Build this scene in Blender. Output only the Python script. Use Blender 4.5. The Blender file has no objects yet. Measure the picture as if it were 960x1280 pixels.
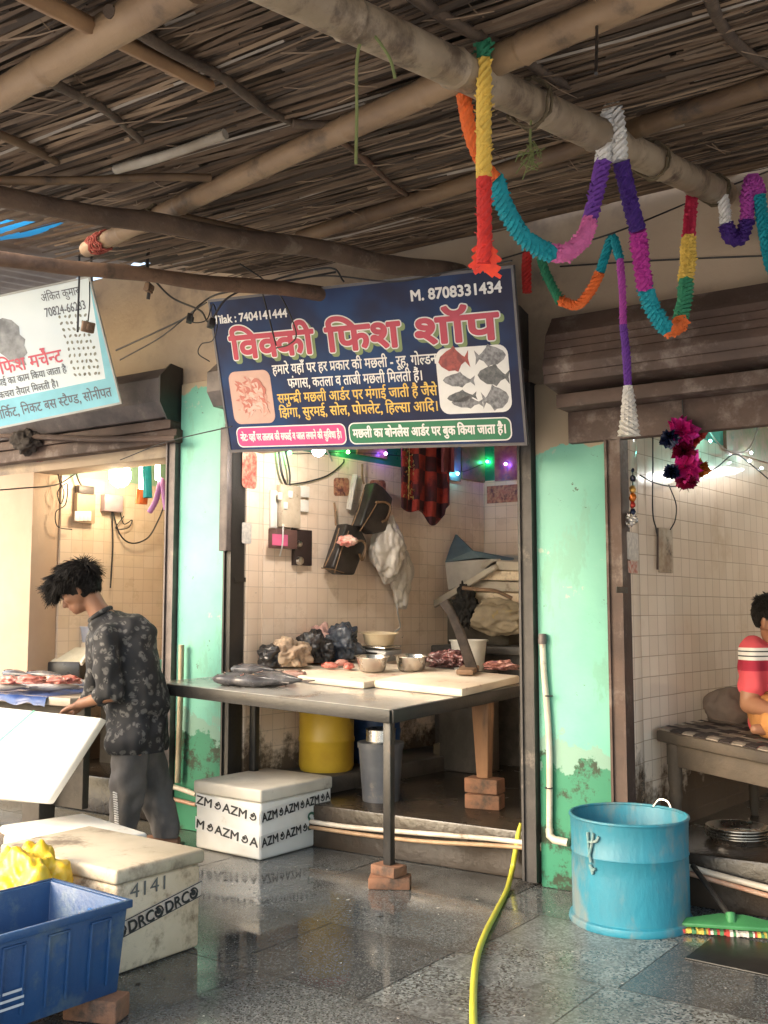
import bpy, bmesh, math, random
from mathutils import Vector as V, Matrix, noise
R=math.radians
scene=bpy.context.scene; COL=scene.collection
# ------------------------------------------------------------------ camera
F=1270.0; CX=480.0; CY=640.0; H=1.32
PITCH=math.atan(123/F); YAW=R(33)
FW=V((-math.sin(YAW)*math.cos(PITCH),math.cos(YAW)*math.cos(PITCH),math.sin(PITCH)))
RT=V((math.cos(YAW),math.sin(YAW),0)); UP=RT.cross(FW); CAM=V((0,0,H))
cd=bpy.data.cameras.new('camera'); cam=bpy.data.objects.new('camera',cd); COL.objects.link(cam)
cd.sensor_fit='VERTICAL'; cd.sensor_height=36; cd.lens=36*F/1280; cd.clip_end=2000; cd.clip_start=.05
cam.matrix_world=Matrix.Translation(CAM)@Matrix((RT,UP,-FW)).transposed().to_4x4()
scene.camera=cam
# ------------------------------------------------------------------ light
SUN_EL=R(30); SUN_AZ=R(212)       # azimuth measured from +Y clockwise (towards +X)
w=bpy.data.worlds.new('World'); scene.world=w; w.use_nodes=True
wn=w.node_tree; bg=wn.nodes['Background']
sky=wn.nodes.new('ShaderNodeTexSky'); sky.sky_type='NISHITA'; sky.sun_disc=False
sky.sun_elevation=SUN_EL; sky.sun_rotation=SUN_AZ; sky.dust_density=4; sky.air_density=1.2; sky.ozone_density=.6
wn.links.new(sky.outputs[0],bg.inputs[0]); bg.inputs[1].default_value=.15
sl=bpy.data.lights.new('sun','SUN'); sl.energy=.5; sl.angle=R(30); sl.color=(1,.93,.83)
so=bpy.data.objects.new('sun',sl); COL.objects.link(so); so.location=(-6,-6,9)
sd=V((math.sin(SUN_AZ)*math.cos(SUN_EL),math.cos(SUN_AZ)*math.cos(SUN_EL),math.sin(SUN_EL)))
so.rotation_euler=sd.to_track_quat('Z','Y').to_euler()
scene.view_settings.view_transform='Standard'; scene.view_settings.look='None'
scene.view_settings.exposure=2.35; scene.view_settings.gamma=1
scene.render.engine='CYCLES'
scene.cycles.max_bounces=8; scene.cycles.diffuse_bounces=5
# ------------------------------------------------------------------ where things stand (measured from the photograph)
def ray(x,y): return FW+RT*((x-CX)/F)-UP*((y-CY)/F)
def on_z(x,y,z): d=ray(x,y); return CAM+d*((z-H)/d.z)
def on_y(x,y,Y): d=ray(x,y); return CAM+d*(Y/d.y)
def at(x,y,t): return CAM+ray(x,y)*t
def on_plane(x,y,p,n): d=ray(x,y); return CAM+d*((p-CAM).dot(n)/d.dot(n))
YF=4.643; ZP=.234                                # facade plane, height of the shop floor
WA=R(7.3); WD=V((math.sin(WA),math.cos(WA),0)); WN=V((math.cos(WA),-math.sin(WA),0))
W0=V((-5.98,4.893,0)); W1=V((-4.076,4.893,0)); W2=V((-1.664,4.843,0))   # left walls of the three shops
YB=7.28
def wall(x,y,w,off=0.0): return on_plane(x,y,w+WN*off,WN)
TA=-.0465; TB=.047
def ztab(x,y): return .842+TA*(x+2.69)+TB*(y-4.2)
TNN=V((-TA,-TB,1)).normalized()
def on_tab(x,y,h=0): return on_plane(x,y,V((-2.69,4.2,.842))+TNN*h,TNN)
RS=math.tan(R(13))
def zroof(y): return 3.335-RS*(YF-y)
RN=V((0,-math.sin(R(13)),math.cos(R(13))))
def on_roof(x,y,off=0): return on_plane(x,y,V((0,YF,3.335))-RN*off,RN)
# ------------------------------------------------------------------ mesh helpers
class MB:
    def __init__(s): s.v=[]; s.f=[]; s.m=[]
    def add(s,vs,fs,mi=0):
        b=len(s.v); s.v+= [V(p) for p in vs]; s.f+=[tuple(i+b for i in f) for f in fs]; s.m+=[mi]*len(fs); return s
    def box(s,c,size,rot=None,mi=0):
        c=V(c); x,y,z=[a/2 for a in size]
        ps=[V((i*x,j*y,k*z)) for k in(-1,1) for j in(-1,1) for i in(-1,1)]
        if rot is not None: ps=[rot@p for p in ps]
        return s.add([c+p for p in ps],[(0,2,3,1),(4,5,7,6),(0,1,5,4),(2,6,7,3),(0,4,6,2),(1,3,7,5)],mi)
    def hexa(s,p,mi=0): return s.add(p,[(0,3,2,1),(4,5,6,7),(0,1,5,4),(1,2,6,5),(2,3,7,6),(3,0,4,7)],mi)
    def tube(s,path,r,n=8,mi=0,cap=True,bump=None):
        path=[V(p) for p in path]; k=len(path); rs=[r]*k if isinstance(r,(int,float)) else list(r)
        t=(path[1]-path[0]).normalized(); u=t.orthogonal().normalized(); vs=[]
        for i in range(k):
            t2=(path[min(i+1,k-1)]-path[max(i-1,0)])
            if t2.length>1e-9: t2.normalize()
            else: t2=t
            u=(t.rotation_difference(t2))@u; u=(u-t2*u.dot(t2)).normalized(); t=t2; b=t.cross(u)
            for j in range(n):
                a=2*math.pi*j/n; rr=rs[i]*(bump(i,j) if bump else 1); vs.append(path[i]+(u*math.cos(a)+b*math.sin(a))*rr)
        fs=[(i*n+j,i*n+(j+1)%n,(i+1)*n+(j+1)%n,(i+1)*n+j) for i in range(k-1) for j in range(n)]
        if cap: fs+=[tuple(range(n-1,-1,-1)),tuple(range((k-1)*n,k*n))]
        return s.add(vs,fs,mi)
    def lathe(s,prof,c,n=28,mi=0,M=None,close=True):
        c=V(c); vs=[]
        for r,z in prof:
            for j in range(n):
                a=2*math.pi*j/n; p=V((r*math.cos(a),r*math.sin(a),z)); vs.append(c+(M@p if M else p))
        k=len(prof); fs=[(i*n+j,i*n+(j+1)%n,(i+1)*n+(j+1)%n,(i+1)*n+j) for i in range(k-1) for j in range(n)]
        if close:
            if prof[0][0]>1e-6: fs.append(tuple(range(n-1,-1,-1)))
            if prof[-1][0]>1e-6: fs.append(tuple(range((k-1)*n,k*n)))
        return s.add(vs,fs,mi)
    def prism(s,poly,o,u,v,t,mi=0):                # 2-D outline in frame (o,u,v) given thickness vector t
        o=V(o);u=V(u);v=V(v);t=V(t);n=len(poly)
        a=[o+u*x+v*y for x,y in poly]; b=[p+t for p in a]
        return s.add(a+b,[tuple(range(n-1,-1,-1)),tuple(range(n,2*n))]+[(i,(i+1)%n,n+(i+1)%n,n+i) for i in range(n)],mi)
    def blob(s,c,rad,seed=0,amp=.15,fr=1.5,sub=3,mi=0,M=None,flat=None):
        bm=bmesh.new(); bmesh.ops.create_icosphere(bm,subdivisions=sub,radius=1); c=V(c)
        vs=[]
        for v in bm.verts:
            p=v.co.copy(); k=1+amp*noise.noise(p*fr+V((seed*7.3,seed*3.1,seed)))+amp*.5*noise.noise(p*fr*2.7+V((seed,seed*5.1,3)))
            q=V((p.x*rad[0],p.y*rad[1],p.z*rad[2]))*k
            if flat is not None and q.z<flat: q.z=flat
            vs.append(c+(M@q if M else q))
        s.add(vs,[tuple(v.index for v in f.verts) for f in bm.faces],mi); bm.free(); return s
    def build(s,name,mats,parent=None,bevel=0,seg=2,sharp=40,smooth=True):
        me=bpy.data.meshes.new(name); me.from_pydata(s.v,[],s.f)
        for m in (mats if isinstance(mats,(list,tuple)) else [mats]): me.materials.append(m)
        me.polygons.foreach_set('material_index',s.m)
        bm=bmesh.new(); bm.from_mesh(me); bmesh.ops.recalc_face_normals(bm,faces=bm.faces)
        if bevel>0:
            es=[e for e in bm.edges if len(e.link_faces)==2 and e.calc_face_angle(0)>R(35)]
            bmesh.ops.bevel(bm,geom=es,offset=bevel,segments=seg,profile=.5,affect='EDGES',clamp_overlap=True)
        bm.to_mesh(me); bm.free()
        return link(name,me,parent,smooth,sharp)
def link(name,me,parent=None,smooth=True,sharp=40):
    me.polygons.foreach_set('use_smooth',[smooth]*len(me.polygons))
    if smooth: me.set_sharp_from_angle(angle=R(sharp))
    o=bpy.data.objects.new(name,me); COL.objects.link(o)
    if parent is not None: setp(o,parent)
    return o
def worldm(o): return o.matrix_basis if o.parent is None else worldm(o.parent)@o.matrix_parent_inverse@o.matrix_basis
def setp(o,parent):
    o.parent=parent; o.matrix_parent_inverse=worldm(parent).inverted()
def tag(o,label,cat,group=None):
    o['label']=label; o['category']=cat
    if group: o['group']=group
    return o
def thing(name,label,cat,loc,group=None,rot=0):
    o=bpy.data.objects.new(name,None); COL.objects.link(o); o.empty_display_size=.1
    o.location=loc; o.rotation_euler=(0,0,rot); return tag(o,label,cat,group)
def struct(o): o['kind']='structure'; return o
def copy_tree(o,delta,parent=None):
    c=o.copy(); COL.objects.link(c)
    if parent is None: c.location=o.location+V(delta)
    else: c.parent=parent
    for ch in list(o.children): copy_tree(ch,delta,c)
    return c
def RZ(a): return Matrix.Rotation(a,3,'Z')
def lerp(a,b,t): return a+(b-a)*t
def catmull(ps,n=8):
    ps=[V(p) for p in ps]; q=[ps[0]*2-ps[1]]+ps+[ps[-1]*2-ps[-2]]; out=[]
    for i in range(1,len(q)-2):
        a,b,c,d=q[i-1:i+3]
        for k in range(n):
            t=k/n; out.append(.5*((2*b)+(c-a)*t+(2*a-5*b+4*c-d)*t*t+(3*b-a-3*c+d)*t**3))
    return out+[ps[-1]]
def sag(a,b,s,n=12): a=V(a);b=V(b); return [a.lerp(b,i/n)-V((0,0,4*s*(i/n)*(1-i/n))) for i in range(n+1)]
# ------------------------------------------------------------------ materials
def nd(t,typ,ins=None,**pr):
    n=t.nodes.new(typ)
    for k,v in pr.items(): setattr(n,k,v)
    for k,v in (ins or {}).items():
        s=n.inputs[k]
        if isinstance(v,bpy.types.NodeSocket): t.links.new(v,s)
        elif isinstance(v,bpy.types.Node): t.links.new(v.outputs[0],s)
        else: s.default_value=v
    return n
def c4(c): return (c[0],c[1],c[2],1)
def hx(h,k=1.0):                                  # sRGB hex to linear albedo
    r=[int(h[i:i+2],16)/255 for i in(0,2,4)]; return tuple(k*((c/12.92) if c<=.04045 else ((c+.055)/1.055)**2.4) for c in r)
def newmat(name):
    m=bpy.data.materials.new(name); m.use_nodes=True; return m,m.node_tree,m.node_tree.nodes['Principled BSDF']
def mixc(t,f,a,b,mode='MIX'):
    n=nd(t,'ShaderNodeMix',data_type='RGBA',blend_type=mode)
    for i,v in((0,f),(6,a),(7,b)):
        s=n.inputs[i]
        if isinstance(v,bpy.types.NodeSocket): t.links.new(v,s)
        else: s.default_value=c4(v) if i and len(v)==3 else v
    return n.outputs[2]
def ramp(t,val,lo,hi): return nd(t,'ShaderNodeMapRange',{0:val,1:lo,2:hi},interpolation_type='SMOOTHSTEP').outputs[0]
def coords(t,sc=(1,1,1)):
    tc=nd(t,'ShaderNodeTexCoord'); return nd(t,'ShaderNodeMapping',{'Vector':tc.outputs['Object'],'Scale':sc}).outputs[0]
def ntex(t,vec,s,d=4,r=.6): return nd(t,'ShaderNodeTexNoise',{'Vector':vec,'Scale':s,'Detail':d,'Roughness':r}).outputs[0]
MATS={}
def mat(name,col,rough=.6,col2=None,s=5,dirt=None,ds=2.5,da=.4,bump=.15,bs=80,metal=0,st=(1,1,1),emit=None,es=0,trans=0,spec=.5,coat=0):
    if name in MATS: return MATS[name]
    m,t,b=newmat(name); v=coords(t,st)
    col2=col2 or tuple(c*.7 for c in col)
    c=mixc(t,ramp(t,ntex(t,v,s),.3,.7),col,col2)
    if dirt:
        msk=ramp(t,ntex(t,v,ds,6,.7),.75-da*.6,.85-da*.4); c=mixc(t,msk,c,dirt)
    t.links.new(c,b.inputs['Base Color'])
    rr=nd(t,'ShaderNodeMapRange',{0:ntex(t,v,s*2.3),3:max(.03,rough-.12),4:min(1,rough+.12)}); t.links.new(rr.outputs[0],b.inputs['Roughness'])
    b.inputs['Metallic'].default_value=metal; b.inputs['Specular IOR Level'].default_value=spec; b.inputs['Coat Weight'].default_value=coat
    if bump: 
        bn=nd(t,'ShaderNodeBump',{'Strength':bump,'Distance':.01,'Height':ntex(t,v,bs,5)}); t.links.new(bn.outputs[0],b.inputs['Normal'])
    if emit: b.inputs['Emission Color'].default_value=c4(emit); b.inputs['Emission Strength'].default_value=es
    if trans: b.inputs['Transmission Weight'].default_value=trans
    MATS[name]=m; return m
def tile_mat(name,c1,c2,grout,size=.098,green=None,gz=2.36,dirt=.5,rough=.22):
    m,t,b=newmat(name); tc=nd(t,'ShaderNodeTexCoord'); sp=nd(t,'ShaderNodeSeparateXYZ',{0:tc.outputs['Object']})
    wob=ntex(t,tc.outputs['Object'],1.3,2)
    zz=nd(t,'ShaderNodeMath',{0:wob,1:.012,2:sp.outputs[2]},operation='MULTIPLY_ADD')
    xy=nd(t,'ShaderNodeMath',{0:sp.outputs[0],1:sp.outputs[1]},operation='ADD')
    v2=nd(t,'ShaderNodeCombineXYZ',{0:xy,1:zz})
    br=nd(t,'ShaderNodeTexBrick',{'Vector':v2.outputs[0],'Scale':1,'Mortar Size':.0022,'Mortar Smooth':.3,'Bias':0,'Brick Width':size,'Row Height':size,'Color1':c4(c1),'Color2':c4(c2),'Mortar':c4(grout)},offset=0.0)
    o=tc.outputs['Object']; n1=ntex(t,o,1.7,6,.7); n2=ntex(t,o,9,5,.75)
    c=mixc(t,ramp(t,n1,.5,.75),br.outputs[0],tuple(a*k for a,k in zip(c2,(.8,.72,.62))))
    c=mixc(t,ramp(t,n2,.68,.74),c,(.10,.065,.04))
    lo=nd(t,'ShaderNodeMath',{0:ntex(t,o,4,6,.7),1:sp.outputs[2],2:.62},operation='SUBTRACT')
    low=nd(t,'ShaderNodeMapRange',{0:lo.outputs[0],1:-.08,2:.06}).outputs[0]   # bare render where the bottom tiles have come off
    c=mixc(t,low,c,(.12,.085,.06))
    if green: 
        gm=nd(t,'ShaderNodeMath',{0:sp.outputs[2],1:gz},operation='GREATER_THAN').outputs[0]; c=mixc(t,gm,c,green)
    t.links.new(c,b.inputs['Base Color'])
    rr=nd(t,'ShaderNodeMapRange',{0:n1,3:max(.04,rough-.08),4:rough+min(.25,rough*1.1)}); t.links.new(rr.outputs[0],b.inputs['Roughness'])
    rnd=nd(t,'ShaderNodeMath',{0:br.outputs[1],1:-1.0},operation='MULTIPLY')
    hh=nd(t,'ShaderNodeMath',{0:ntex(t,o,6,3),1:.5,2:rnd.outputs[0]},operation='MULTIPLY_ADD')
    bn=nd(t,'ShaderNodeBump',{'Strength':.35,'Distance':.004,'Height':hh.outputs[0]}); t.links.new(bn.outputs[0],b.inputs['Normal'])
    return m
def granite(name,base,fleck,dark,sc=170,th=.52,rough=.16):
    m,t,b=newmat(name); tc=nd(t,'ShaderNodeTexCoord'); o=tc.outputs['Object']
    v=nd(t,'ShaderNodeTexVoronoi',{'Vector':o,'Scale':sc}); sp=nd(t,'ShaderNodeSeparateXYZ',{0:v.outputs['Color']})
    c=mixc(t,ramp(t,sp.outputs[0],th,th+.2),base,fleck); c=mixc(t,ramp(t,sp.outputs[1],.72,.8),c,dark)
    mud=ramp(t,ntex(t,o,1.1,6,.65),.42,.66); c=mixc(t,nd(t,'ShaderNodeMath',{0:mud,1:.6},operation='MULTIPLY').outputs[0],c,(.055,.045,.036))
    t.links.new(c,b.inputs['Base Color'])
    wet=ramp(t,ntex(t,o,.9,4,.6),.42,.58)
    r=nd(t,'ShaderNodeMapRange',{0:wet,3:.03,4:rough+.08}); t.links.new(r.outputs[0],b.inputs['Roughness'])
    b.inputs['IOR'].default_value=1.6
    bs=nd(t,'ShaderNodeMath',{0:wet,1:.05,2:.012},operation='MULTIPLY_ADD')
    bn=nd(t,'ShaderNodeBump',{'Strength':bs.outputs[0],'Distance':.004,'Height':ntex(t,o,45,4)}); t.links.new(bn.outputs[0],b.inputs['Normal'])
    return m
def pillar_mat(top=2.2):
    m,t,b=newmat('peeling_green_paint'); tc=nd(t,'ShaderNodeTexCoord'); o=tc.outputs['Object']; z=nd(t,'ShaderNodeSeparateXYZ',{0:o}).outputs[2]
    st=nd(t,'ShaderNodeMapping',{'Vector':o,'Scale':(1,1,.35)}).outputs[0]
    c=mixc(t,ramp(t,ntex(t,o,2.2,5),.35,.7),(.19,.49,.39),(.15,.43,.345))
    c=mixc(t,ramp(t,ntex(t,st,5,6,.74),.555,.62),c,(.16,.40,.31))
    c=mixc(t,ramp(t,ntex(t,nd(t,'ShaderNodeMapping',{'Vector':o,'Location':(3.3,1,7)}).outputs[0],4.2,6,.72),.655,.668),c,(.30,.46,.38))
    c=mixc(t,ramp(t,ntex(t,o,12,6,.82),.635,.66),c,(.06,.075,.055))
    e=nd(t,'ShaderNodeMath',{0:ntex(t,o,7,5,.6),1:.5,2:z},operation='MULTIPLY_ADD').outputs[0]
    c=mixc(t,nd(t,'ShaderNodeMapRange',{0:e,1:.93,2:.92}).outputs[0],c,(.21,.36,.29))       # bared old coat along the peel line
    c=mixc(t,nd(t,'ShaderNodeMapRange',{0:e,1:.84,2:.825}).outputs[0],c,(.045,.22,.13))
    c=mixc(t,nd(t,'ShaderNodeMath',{0:ramp(t,ntex(t,o,6,6,.75),.5,.6),1:nd(t,'ShaderNodeMapRange',{0:e,1:.84,2:.825}).outputs[0]},operation='MULTIPLY').outputs[0],c,(.035,.05,.03))
    e2=nd(t,'ShaderNodeMath',{0:ntex(t,o,9,5,.6),1:.18,2:z},operation='MULTIPLY_ADD').outputs[0]
    c=mixc(t,nd(t,'ShaderNodeMapRange',{0:e2,1:top,2:top+.005}).outputs[0],c,(.42,.34,.24))
    t.links.new(c,b.inputs['Base Color']); b.inputs['Roughness'].default_value=.5
    bn=nd(t,'ShaderNodeBump',{'Strength':.3,'Distance':.006,'Height':ntex(t,o,14,6,.7)}); t.links.new(bn.outputs[0],b.inputs['Normal'])
    return m
def emis(name,col,s):
    m,t,b=newmat(name); b.inputs['Base Color'].default_value=c4(col); b.inputs['Emission Color'].default_value=c4(col); b.inputs['Emission Strength'].default_value=s; return m
M_brown=mat('rusty_brown_steel',(.105,.068,.054),.65,(.065,.043,.036),4,(.20,.16,.14),5,.42,.2,50,metal=.2)
M_grey=mat('dusty_grey_steel',(.15,.125,.12),.5,(.08,.07,.07),6,(.2,.17,.15),5,.3,.2,60,metal=.3)
M_black=mat('black_painted_steel',(.018,.017,.016),.4,(.03,.027,.025),8,(.09,.06,.04),6,.25,.15)
M_bamboo=mat('weathered_bamboo',(.30,.20,.115),.6,(.19,.12,.07),3,(.10,.07,.045),6,.35,.25,40)
M_bamboo2=mat('old_brown_pole',(.17,.105,.055),.65,(.10,.06,.035),4,(.05,.035,.025),5,.35,.3,40)
M_barkstick=mat('dark_branch',(.11,.075,.05),.75,(.06,.04,.028),9,bump=.5,bs=50)
M_rope=mat('rope_fibre',(.12,.09,.05),.9,bump=.4,bs=200)
M_redrope=mat('red_rope',(.35,.07,.05),.9)
M_plaster=mat('stained_plaster',(.47,.37,.26),.8,(.38,.29,.21),1.4,(.22,.18,.15),1.1,.4,.25,30)
M_conc=mat('dark_concrete',(.10,.085,.07),.6,(.06,.052,.045),3,(.035,.03,.025),2,.5,.4,30)
M_foam=mat('white_foam',(.82,.80,.75),.7,(.72,.68,.60),2.5,(.42,.32,.20),5,.18,.12,220)
M_foamd=mat('dirty_foam',(.76,.64,.47),.7,(.60,.46,.31),2,(.20,.13,.075),5.5,.46,.15,200)
M_foamt=mat('dirty_foam_lid',(.55,.47,.35),.7,(.40,.33,.23),2,(.16,.12,.08),3,.45,.15,200)
M_steel=mat('stainless',(.62,.60,.57),.28,(.5,.47,.44),6,bump=.03,metal=1)
M_pvc=mat('white_pvc',(.62,.56,.47),.45,(.5,.42,.33),5,(.2,.13,.08),7,.3,.1)
M_wire=mat('black_cable',(.02,.018,.018),.5,bump=0)
M_wirew=mat('white_cable',(.6,.58,.55),.5,bump=0)
M_brick=mat('worn_brick',(.28,.13,.07),.85,(.17,.09,.055),7,(.06,.045,.035),6,.4,.5,60)
M_wood=mat('worn_wood',(.20,.12,.07),.7,(.12,.07,.04),5,(.05,.035,.025),5,.35,.3,40,st=(1,1,.25))
M_skin=mat('skin',(.28,.135,.075),.5,(.23,.105,.06),6,bump=.05,bs=150)
M_hair=mat('black_hair',(.008,.007,.006),.6,(.013,.010,.009),20,bump=0,spec=.2)
M_blk=mat('black_plastic',(.016,.015,.016),.3,(.03,.028,.03),6,bump=.1,bs=30)
M_white=mat('white_plastic',(.75,.73,.68),.4,(.65,.62,.56),6,bump=.03)
# ------------------------------------------------------------------ lettering (Blender's built-in fonts; Devanagari clusters are put together by hand)
_adv={}
def _glyph(s,bold,res=3):
    cu=bpy.data.curves.new('text','FONT'); cu.body=s; cu.offset=bold; cu.resolution_u=res
    o=bpy.data.objects.new('text',cu); COL.objects.link(o); bpy.context.view_layer.update()
    me=bpy.data.meshes.new_from_object(o.evaluated_get(bpy.context.evaluated_depsgraph_get()))
    bpy.data.objects.remove(o); bpy.data.curves.remove(cu); return me
def _width(s):
    if s not in _adv:
        k='क'
        def mx(q):
            me=_glyph(q,0,1); x=max((v.co.x for v in me.vertices),default=0); bpy.data.meshes.remove(me); return x
        _adv[s]=mx(s+k)-mx(k)
    return _adv[s]
def text_polys(s,bold=.01,res=3):
    """returns (list of (verts2d,faces)), total advance).  '<' halves the next consonant, '~' adds a subjoined ra, '^' a superscript ra"""
    runs=[]; i=0; cl=0; toks=[]
    while i<len(s):
        c=s[i]
        if c=='<': toks.append(['h',s[i+1]]); cl=len(toks)-1 if not(len(toks)>1 and toks[-2][0]=='h') else cl; i+=2; continue
        if c in '~^¤¥': toks.append([c,'']); i+=1; continue
        if c=='ि':
            j=len(toks)-1
            while j>0 and (toks[j][0] in '~^' or toks[j-1][0]=='h'): j-=1
            toks.insert(j,['c',c]); i+=1; continue
        toks.append(['c',c]); i+=1
    x=0; out=[]; run=''; rx=0; lastx=0; lastw=.6
    def flush():
        nonlocal run
        if run:
            me=_glyph(run,bold,res); out.append(([(v.co.x+rx,v.co.y) for v in me.vertices],[tuple(p.vertices) for p in me.polygons])); bpy.data.meshes.remove(me)
        run=''
    for k,c in toks:
        if k=='c':
            if not run: rx=x
            run+=c; w=_width(run); 
            if rx+w>x+.05: lastx=x; lastw=rx+w-x
            x=rx+w
        elif k=='h':
            flush(); me=_glyph(c,bold,res); w=_width(c); cut=w*(.66 if c in 'कफ' else .70)
            bm=bmesh.new(); bm.from_mesh(me); bmesh.ops.bisect_plane(bm,geom=bm.verts[:]+bm.edges[:]+bm.faces[:],plane_co=(cut,0,0),plane_no=(1,0,0),clear_outer=True)
            bm.verts.index_update(); out.append(([(v.co.x+x,v.co.y) for v in bm.verts],[tuple(v.index for v in f.verts) for f in bm.faces])); bm.free(); bpy.data.meshes.remove(me)
            x+=cut-.01
        else:
            flush()
            def seg(a,b,t):
                d=V((b[0]-a[0],b[1]-a[1])); n=V((-d.y,d.x)).normalized()*t
                out.append(([(a[0]-n.x,a[1]-n.y),(b[0]-n.x,b[1]-n.y),(b[0]+n.x,b[1]+n.y),(a[0]+n.x,a[1]+n.y)],[(0,1,2,3)]))
            def arc(cx,cy,r0,r1,a0,a1,n=12):
                for q in range(n):
                    A=[math.radians(lerp(a0,a1,(q+e)/n)) for e in(0,1)]
                    out.append(([(cx+r*math.cos(a),cy+r*math.sin(a)) for r,a in((r0,A[0]),(r1,A[0]),(r1,A[1]),(r0,A[1]))],[(0,1,2,3)]))
            if k=='¤': x+=.16; arc(x+.30,.30,.20,.27,-160,60); arc(x+.24,.40,0,.13,0,360); arc(x+.36,.56,.03,.09,-40,160,6); x+=.74
            elif k=='¥': arc(x+.36,.32,.22,.33,150,350); arc(x+.34,.40,0,.17,0,360); arc(x+.36,.34,.30,.36,-10,130); x+=.84
            elif k=='~': seg((lastx+lastw*.12,.06),(lastx+lastw*.62,.26),.035+bold)
            else:
                p=[(lastx+lastw*.62,.64),(lastx+lastw*.52,.76),(lastx+lastw*.66,.86),(lastx+lastw*.85,.84)]
                for a,b in zip(p,p[1:]): seg(a,b,.035+bold)
    flush(); return out,x
def lettering(name,s,o,u,v,size,m,parent,width=None,align='L',bold=.012,lift=.0015,res=3,thick=.0008,slant=0):
    o=V(o);u=V(u).normalized();v=V(v).normalized();n=u.cross(v)
    ps,adv=text_polys(s,0,res); sx=size if not width else width/adv
    off=0 if align=='L' else (-adv*sx/2 if align=='C' else -adv*sx)
    mb=MB(); nc=1 if bold<=0 else (6 if bold<.03 else 14); q=0
    for k in range(nc):                            # strokes are thickened by overlaying slightly shifted copies
        dx,dy=(0,0) if nc==1 else (bold*size*math.cos(6.2832*k/nc),bold*size*math.sin(6.2832*k/nc))
        for vs,fs in ps: q+=1; mb.add([o+u*(off+x*sx+dx)+v*(y*size+dy)+n*(lift+q*8e-6) for x,y in vs],fs)
    return mb.build(name,m,parent,smooth=False)
# ================================================================== SETTING
random.seed(4)
M_ground=mat('pale_bounce_ground',(.45,.42,.38),.7,(.36,.34,.31),.8,bump=.2,bs=20)  # ground colour raised so the lane bounces daylight under the roof and into the shops
struct(MB().add([(-90,-90,-.008),(90,-90,-.008),(90,90,-.008),(-90,90,-.008)],[(0,1,2,3)]).build('ground',M_ground))
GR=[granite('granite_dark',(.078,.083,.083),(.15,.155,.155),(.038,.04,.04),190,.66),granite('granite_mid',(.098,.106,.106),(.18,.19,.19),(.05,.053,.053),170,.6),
    granite('granite_light',(.135,.145,.143),(.25,.27,.265),(.055,.058,.057),120,.45,.2),granite('granite_black',(.02,.02,.02),(.05,.05,.05),(.01,.01,.01),90,.7,.1),mat('floor_grout',(.13,.115,.095),.6,bump=.2)]
fl=MB(); FR=RZ(R(-3))
fl.add([FR@V(p) for p in((-10,.3,-.003),(4,.3,-.003),(4,4.9,-.003),(-10,4.9,-.003))],[(0,1,2,3)],4)
y=.38; row=0
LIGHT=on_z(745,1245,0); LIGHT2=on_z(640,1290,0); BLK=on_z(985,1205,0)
while y<4.5:
    h=.62; x=-9.8+random.random()*.9
    while x<3.6:
        L_=random.choice((.9,.9,1.2,.62)); c=FR@V((x+L_/2,y+h/2,0))
        k=random.choice((0,0,1,1,0,1))
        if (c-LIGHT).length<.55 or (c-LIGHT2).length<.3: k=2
        z=0.0+random.uniform(-.0006,.0006); g=.0022
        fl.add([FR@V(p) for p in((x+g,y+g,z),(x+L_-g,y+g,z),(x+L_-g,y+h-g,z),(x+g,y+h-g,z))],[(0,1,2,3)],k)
        x+=L_
    y+=h; row+=1
struct(fl.build('stone_floor',GR,smooth=False))
o=MB().box((0,0,.004),(.50,.36,.006)).build('drain_cover',mat('black_wet_stone',(.012,.012,.012),.4,bump=.05),bevel=.002); o.location=on_z(958,1200,0); o.rotation_euler=(0,0,R(-4)); tag(o,'black flat drain cover let into the grey stone floor beside the squeegee','drain cover')
struct(MB().box((-3.5,6.09,ZP/2),(13,2.8,ZP)).build('shop_floor',mat('wet_shop_floor',(.05,.037,.026),.25,(.028,.021,.016),2,(.03,.027,.022),2.5,.4,.3,30),bevel=.012))
CR1=hx('f0dcc8',.93); CR2=hx('ead3bd',.91); GT=(.54,.42,.32)
T_l=tile_mat('peach_wall_tiles',hx('ead6c0',.80),hx('e2ccb2',.80),(.48,.37,.28),.092,(.26,.42,.30),2.30)
T_m=tile_mat('cream_wall_tiles',CR1,CR2,GT,.098,(.03,.22,.13),2.36)
T_r=tile_mat('glossy_cream_wall_tiles',hx('f0e2d2',.93),hx('e8d8c6',.9),(.44,.35,.27),.10,(.12,.42,.36),2.27,rough=.085)
def wallbox(name,w,label,tm,len_=2.6,th=.36,mats=None):
    o=MB().box((-th/2,len_/2,(ZP-.01+2.8)/2),(th,len_,2.8-ZP+.01)).build(name,tm); o.location=(w.x,w.y,0); o.rotation_euler=(0,0,-WA)
    return tag(o,label,'wall')
wallbox('tiled_wall',W0,'peach tiled side wall of the left shop behind the glowing bulb',T_l)
wallbox('tiled_wall',W1,'cream tiled side wall of the middle shop with hanging black bags and switches',T_m)
wallbox('tiled_wall',W2,'glossy cream tiled wall of the right shop behind the seated man',T_r)
for xa,xb,tm,lb in((-5.75,-4.10,T_l,'tiled back wall of the left shop behind the shelf'),(-3.80,-1.74,T_m,'tiled back wall of the middle shop above the heap of foam sheets'),(-1.38,.72,T_r,'back wall of the right shop in the shade behind the cot')):
    o=MB().box(((xa+xb)/2,0,(ZP+2.79)/2),(xb-xa,.12,2.79-ZP)).build('tiled_back_wall',tm); o.location=(0,YB+.06,0); tag(o,lb,'wall')
o=MB().box((0,0,1.5),(.2,2.6,2.55)).build('side_wall',M_plaster); o.location=(.95,6.13,0); tag(o,'plastered right side wall of the right shop just out of view','wall')
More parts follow.
